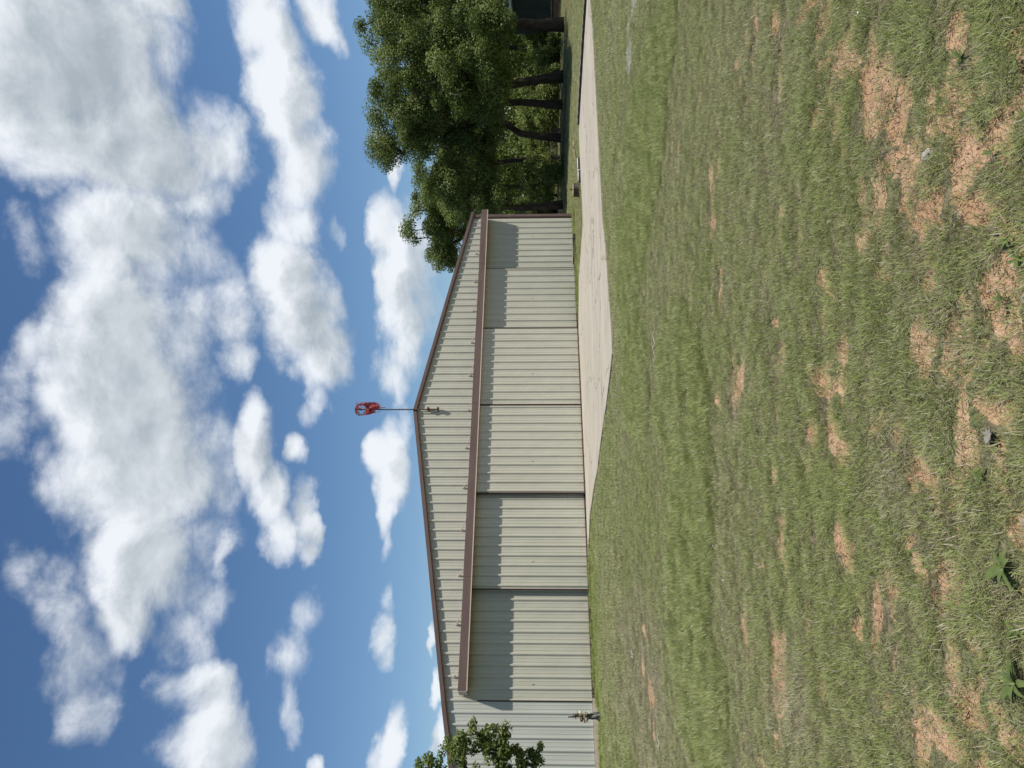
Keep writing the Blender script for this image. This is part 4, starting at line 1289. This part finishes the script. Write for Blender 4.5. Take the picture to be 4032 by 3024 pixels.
GPX, GPY, IDX, SCL, TINT, HUE, ROT = [], [], [], [], [], [], []
for (r0, r1, dens, far) in ((1.9, 5.0, 560, 0), (5.0, 8.5, 430, 0), (8.5, 14, 300, 0), (14, 22, 95, 1), (22, 36, 60, 1), (36, 62, 16, 1)):
    x, y = scatter(r0, r1, dens)
    u, w = hangar_uw(x, y)
    pdist = poly_dist(APRON, x, y)
    ok = ~inside(APRON, x, y) | ((pdist < .07) & (rng.random(len(x)) < .5))
    ok &= ~((u > LEFT - .1) & (u < HALF + .06) & (w < .10) & (w > -LEN))
    ok &= ~((u > -9.3) & (u < 3.4) & (w < .5) & (w > -1))
    b = bare_field(x, y)
    tall = ell(TALL, x, y) + (fbm(x * 1.3, y * 1.3, 3, 61) - .5) * 1.6
    th = ell(THATCH, x, y) * .6 + (fbm(x * 1.7, y * 1.7, 4, 71, .6) - .5) * 3.0
    pale = ell(PALE, x, y)
    brown = smooth(-.2, .8, ell(BROWN, x, y) + (fbm(x * 2.2, y * 1.1, 3, 77) - .5) * 1.6)
    keep = rng.random(len(x)) > np.clip(b * 1.10 - .04, 0, .88)
    patchy = fbm(x * 4.5, y * 4.5, 3, 81, .6)
    keep &= rng.random(len(x)) < .50 + .9 * smooth(.28, .58, patchy) - .55 * brown
    ok &= keep
    x, y, u, w, tall, th, pale, pdist, patchy, b, brown = [q[ok] for q in (x, y, u, w, tall, th, pale, pdist, patchy, b, brown)]
    n = len(x)
    wmax = 1.9 + 1.4 * fbm(x * .8, y * .8, 2, 88)
    wall = (w > 0) & (w < wmax) & (u < -4.4) & (u > -16) | (w > 0) & (w < .9) & (u > 4) & (u < 9.4)
    lng = (tall > .15) | (wall & (w < .75))
    thatch = (th > 1.0) & ~wall & (rng.random(n) < .75)
    if far:
        ix = np.where(lng, rng.integers(17, 20, n), rng.integers(13, 17, n))
    else:
        ix = np.where(lng, rng.integers(6, 10, n), rng.integers(0, 6, n))
        ix = np.where(thatch | (rng.random(n) < .17), rng.integers(10, 13, n), ix)
    dist = np.hypot(x, y)
    sc = rng.uniform(.70, 1.25, n) * (1 + .25 * smooth(.5, .7, patchy)) * np.where(far, 1.0, 1.0 + .25 * smooth(8, 14, dist))
    sc = np.where(wall & (w < .6), sc * (1.0 if not far else .95), sc)
    sc = np.where(pdist < .12, sc * .75, sc)
    sc = np.where((u < -9.1) & (w < .5), sc * .45, sc)
    tint = np.clip(.20 + .26 * smooth(.2, 1.2, th) + (fbm(x * .9, y * .9, 3, 91) - .5) * .40 + b * .30 + brown * .40 + rng.normal(0, .08, n), .02, .85)
    tint = np.where(lng, tint * .45, tint)
    tint = np.where(wall, .03, tint)
    tint = np.where(pale > 0, .3, tint)
    hue = np.clip(.40 + (fbm(x * .5, y * .5, 3, 95) - .5) * 2.0 + rng.normal(0, .16, n) + .25 * smooth(.2, 1.2, th), 0, 1)
    hue = np.where(lng, hue * .55, hue); hue = np.where(wall, .05, hue); hue = np.where((pale > 0) & (rng.random(n) < .75), 2.0, hue)
    GPX.append(x); GPY.append(y); IDX.append(ix); SCL.append(sc); TINT.append(tint); HUE.append(hue)
    ROT.append(np.stack([rng.normal(0, .10, n), rng.normal(0, .10, n), rng.random(n) * 6.283], 1))


def instancer(name, X, Y, Z, idx, scl, rot, extra, coll, mat):
    me = bpy.data.meshes.new(name)
    me.vertices.add(len(X)); me.vertices.foreach_set('co', np.stack([X, Y, Z], 1).astype(np.float32).ravel())
    me.attributes.new('idx', 'INT', 'POINT').data.foreach_set('value', idx.astype(np.int32))
    me.attributes.new('scl', 'FLOAT', 'POINT').data.foreach_set('value', scl.astype(np.float32))
    me.attributes.new('rot', 'FLOAT_VECTOR', 'POINT').data.foreach_set('vector', rot.astype(np.float32).ravel())
    for k_, v_ in extra.items(): me.attributes.new(k_, 'FLOAT', 'POINT').data.foreach_set('value', v_.astype(np.float32))
    me.update()
    o = link(name, me, mat)
    ng = bpy.data.node_groups.new(name, 'GeometryNodeTree')
    ng.interface.new_socket('Geometry', in_out='INPUT', socket_type='NodeSocketGeometry')
    ng.interface.new_socket('Geometry', in_out='OUTPUT', socket_type='NodeSocketGeometry')
    N_ = ng.nodes; Lk = ng.links
    gi = N_.new('NodeGroupInput'); go = N_.new('NodeGroupOutput')
    ci = N_.new('GeometryNodeCollectionInfo'); ci.inputs['Collection'].default_value = coll
    ci.inputs['Separate Children'].default_value = True; ci.inputs['Reset Children'].default_value = True
    iop = N_.new('GeometryNodeInstanceOnPoints'); iop.inputs['Pick Instance'].default_value = True
    def na_(nm, ty):
        q = N_.new('GeometryNodeInputNamedAttribute'); q.data_type = ty; q.inputs['Name'].default_value = nm; return q.outputs['Attribute']
    e2r = N_.new('FunctionNodeEulerToRotation')
    Lk.new(na_('rot', 'FLOAT_VECTOR'), e2r.inputs[0])
    Lk.new(gi.outputs[0], iop.inputs['Points']); Lk.new(ci.outputs[0], iop.inputs['Instance'])
    Lk.new(na_('idx', 'INT'), iop.inputs['Instance Index']); Lk.new(e2r.outputs[0], iop.inputs['Rotation']); Lk.new(na_('scl', 'FLOAT'), iop.inputs['Scale'])
    Lk.new(iop.outputs[0], go.inputs[0])
    md = o.modifiers.new('scatter', 'NODES'); md.node_group = ng
    return o


gx = np.concatenate(GPX); gy = np.concatenate(GPY)
gzv = height(gx, gy) - .003
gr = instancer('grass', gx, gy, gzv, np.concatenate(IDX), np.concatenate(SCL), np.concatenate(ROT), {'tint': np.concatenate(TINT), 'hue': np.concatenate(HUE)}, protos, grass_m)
tag(gr, 'patchy short lawn with straw coloured thatch', 'grass', kind='stuff')
print('grass clumps', len(gx))

# crumbs of soil on the bare patches
clod_m = vary('soil clod', (.43, .27, .16), (.58, .41, .27), 30, .95, .1, bump=.5, bscale=80)
clods = bpy.data.collections.new('clod_kinds')
for i in range(5):
    rg = np.random.default_rng(700 + i)
    vs_ = []; fs_ = []
    for j in range(5):
        th = math.pi * j / 4
        for q in range(7):
            ph = 2 * math.pi * q / 7; kq = rg.uniform(.65, 1.2)
            vs_.append((kq * math.sin(th) * math.cos(ph), kq * math.sin(th) * math.sin(ph) * .8, kq * math.cos(th) * .55))
    for j in range(4):
        for q in range(7): fs_.append((j * 7 + q, (j + 1) * 7 + q, (j + 1) * 7 + (q + 1) % 7, j * 7 + (q + 1) % 7))
    me = bpy.data.meshes.new('clod'); me.from_pydata(vs_, [], fs_); me.materials.append(clod_m); me.update()
    clods.objects.link(bpy.data.objects.new('clod_%d' % i, me))
x, y = [], []
for r0, r1, dn in ((1.9, 4.5, 1500), (4.5, 9, 500), (9, 16, 120)):
    a, b_ = scatter(r0, r1, dn); x.append(a); y.append(b_)
x = np.concatenate(x); y = np.concatenate(y)
b = bare_field(x, y); ok = (rng.random(len(x)) < b * .9) & ~inside(APRON, x, y)
x, y = x[ok], y[ok]; n = len(x)
cl = instancer('soil_clods', x, y, height(x, y), rng.integers(0, 5, n), .0022 + .0095 * rng.random(n) ** 3.2, np.stack([rng.normal(0, .4, n), rng.normal(0, .4, n), rng.random(n) * 6.283], 1), {}, clods, clod_m)
tag(cl, 'orange crumbs and clods of soil on the bare patches', 'soil', kind='stuff')

# clover heads
fl_m = vary('white clover heads', (.62, .62, .55), (.75, .74, .68), 30, .8, .1)
heads = bpy.data.collections.new('clover_kinds')
vs_ = []; fs_ = []
for j in range(4):
    th = math.pi * j / 3
    for q in range(6): vs_.append((math.sin(th) * math.cos(q * 1.047), math.sin(th) * math.sin(q * 1.047), math.cos(th) * .8))
for j in range(3):
    for q in range(6): fs_.append((j * 6 + q, (j + 1) * 6 + q, (j + 1) * 6 + (q + 1) % 6, j * 6 + (q + 1) % 6))
me = bpy.data.meshes.new('clover'); me.from_pydata(vs_, [], fs_); me.materials.append(fl_m)
heads.objects.link(bpy.data.objects.new('clover_0', me))
x, y = scatter(4, 20, 10)
t = ell(TALL, x, y); ok = (rng.random(len(x)) < np.where(t > 0, .8, .10)) & ~inside(APRON, x, y) & (fbm(x * 1.2, y * 1.2, 2, 33) > .47)
x, y = x[ok], y[ok]; n = len(x)
fl = instancer('clover_flowers', x, y, height(x, y) + rng.uniform(.05, .09, n), np.zeros(n), rng.uniform(.004, .008, n), np.zeros((n, 3)), {}, heads, fl_m)
tag(fl, 'tiny white flower heads dotted through the longer grass', 'flowers', kind='stuff')
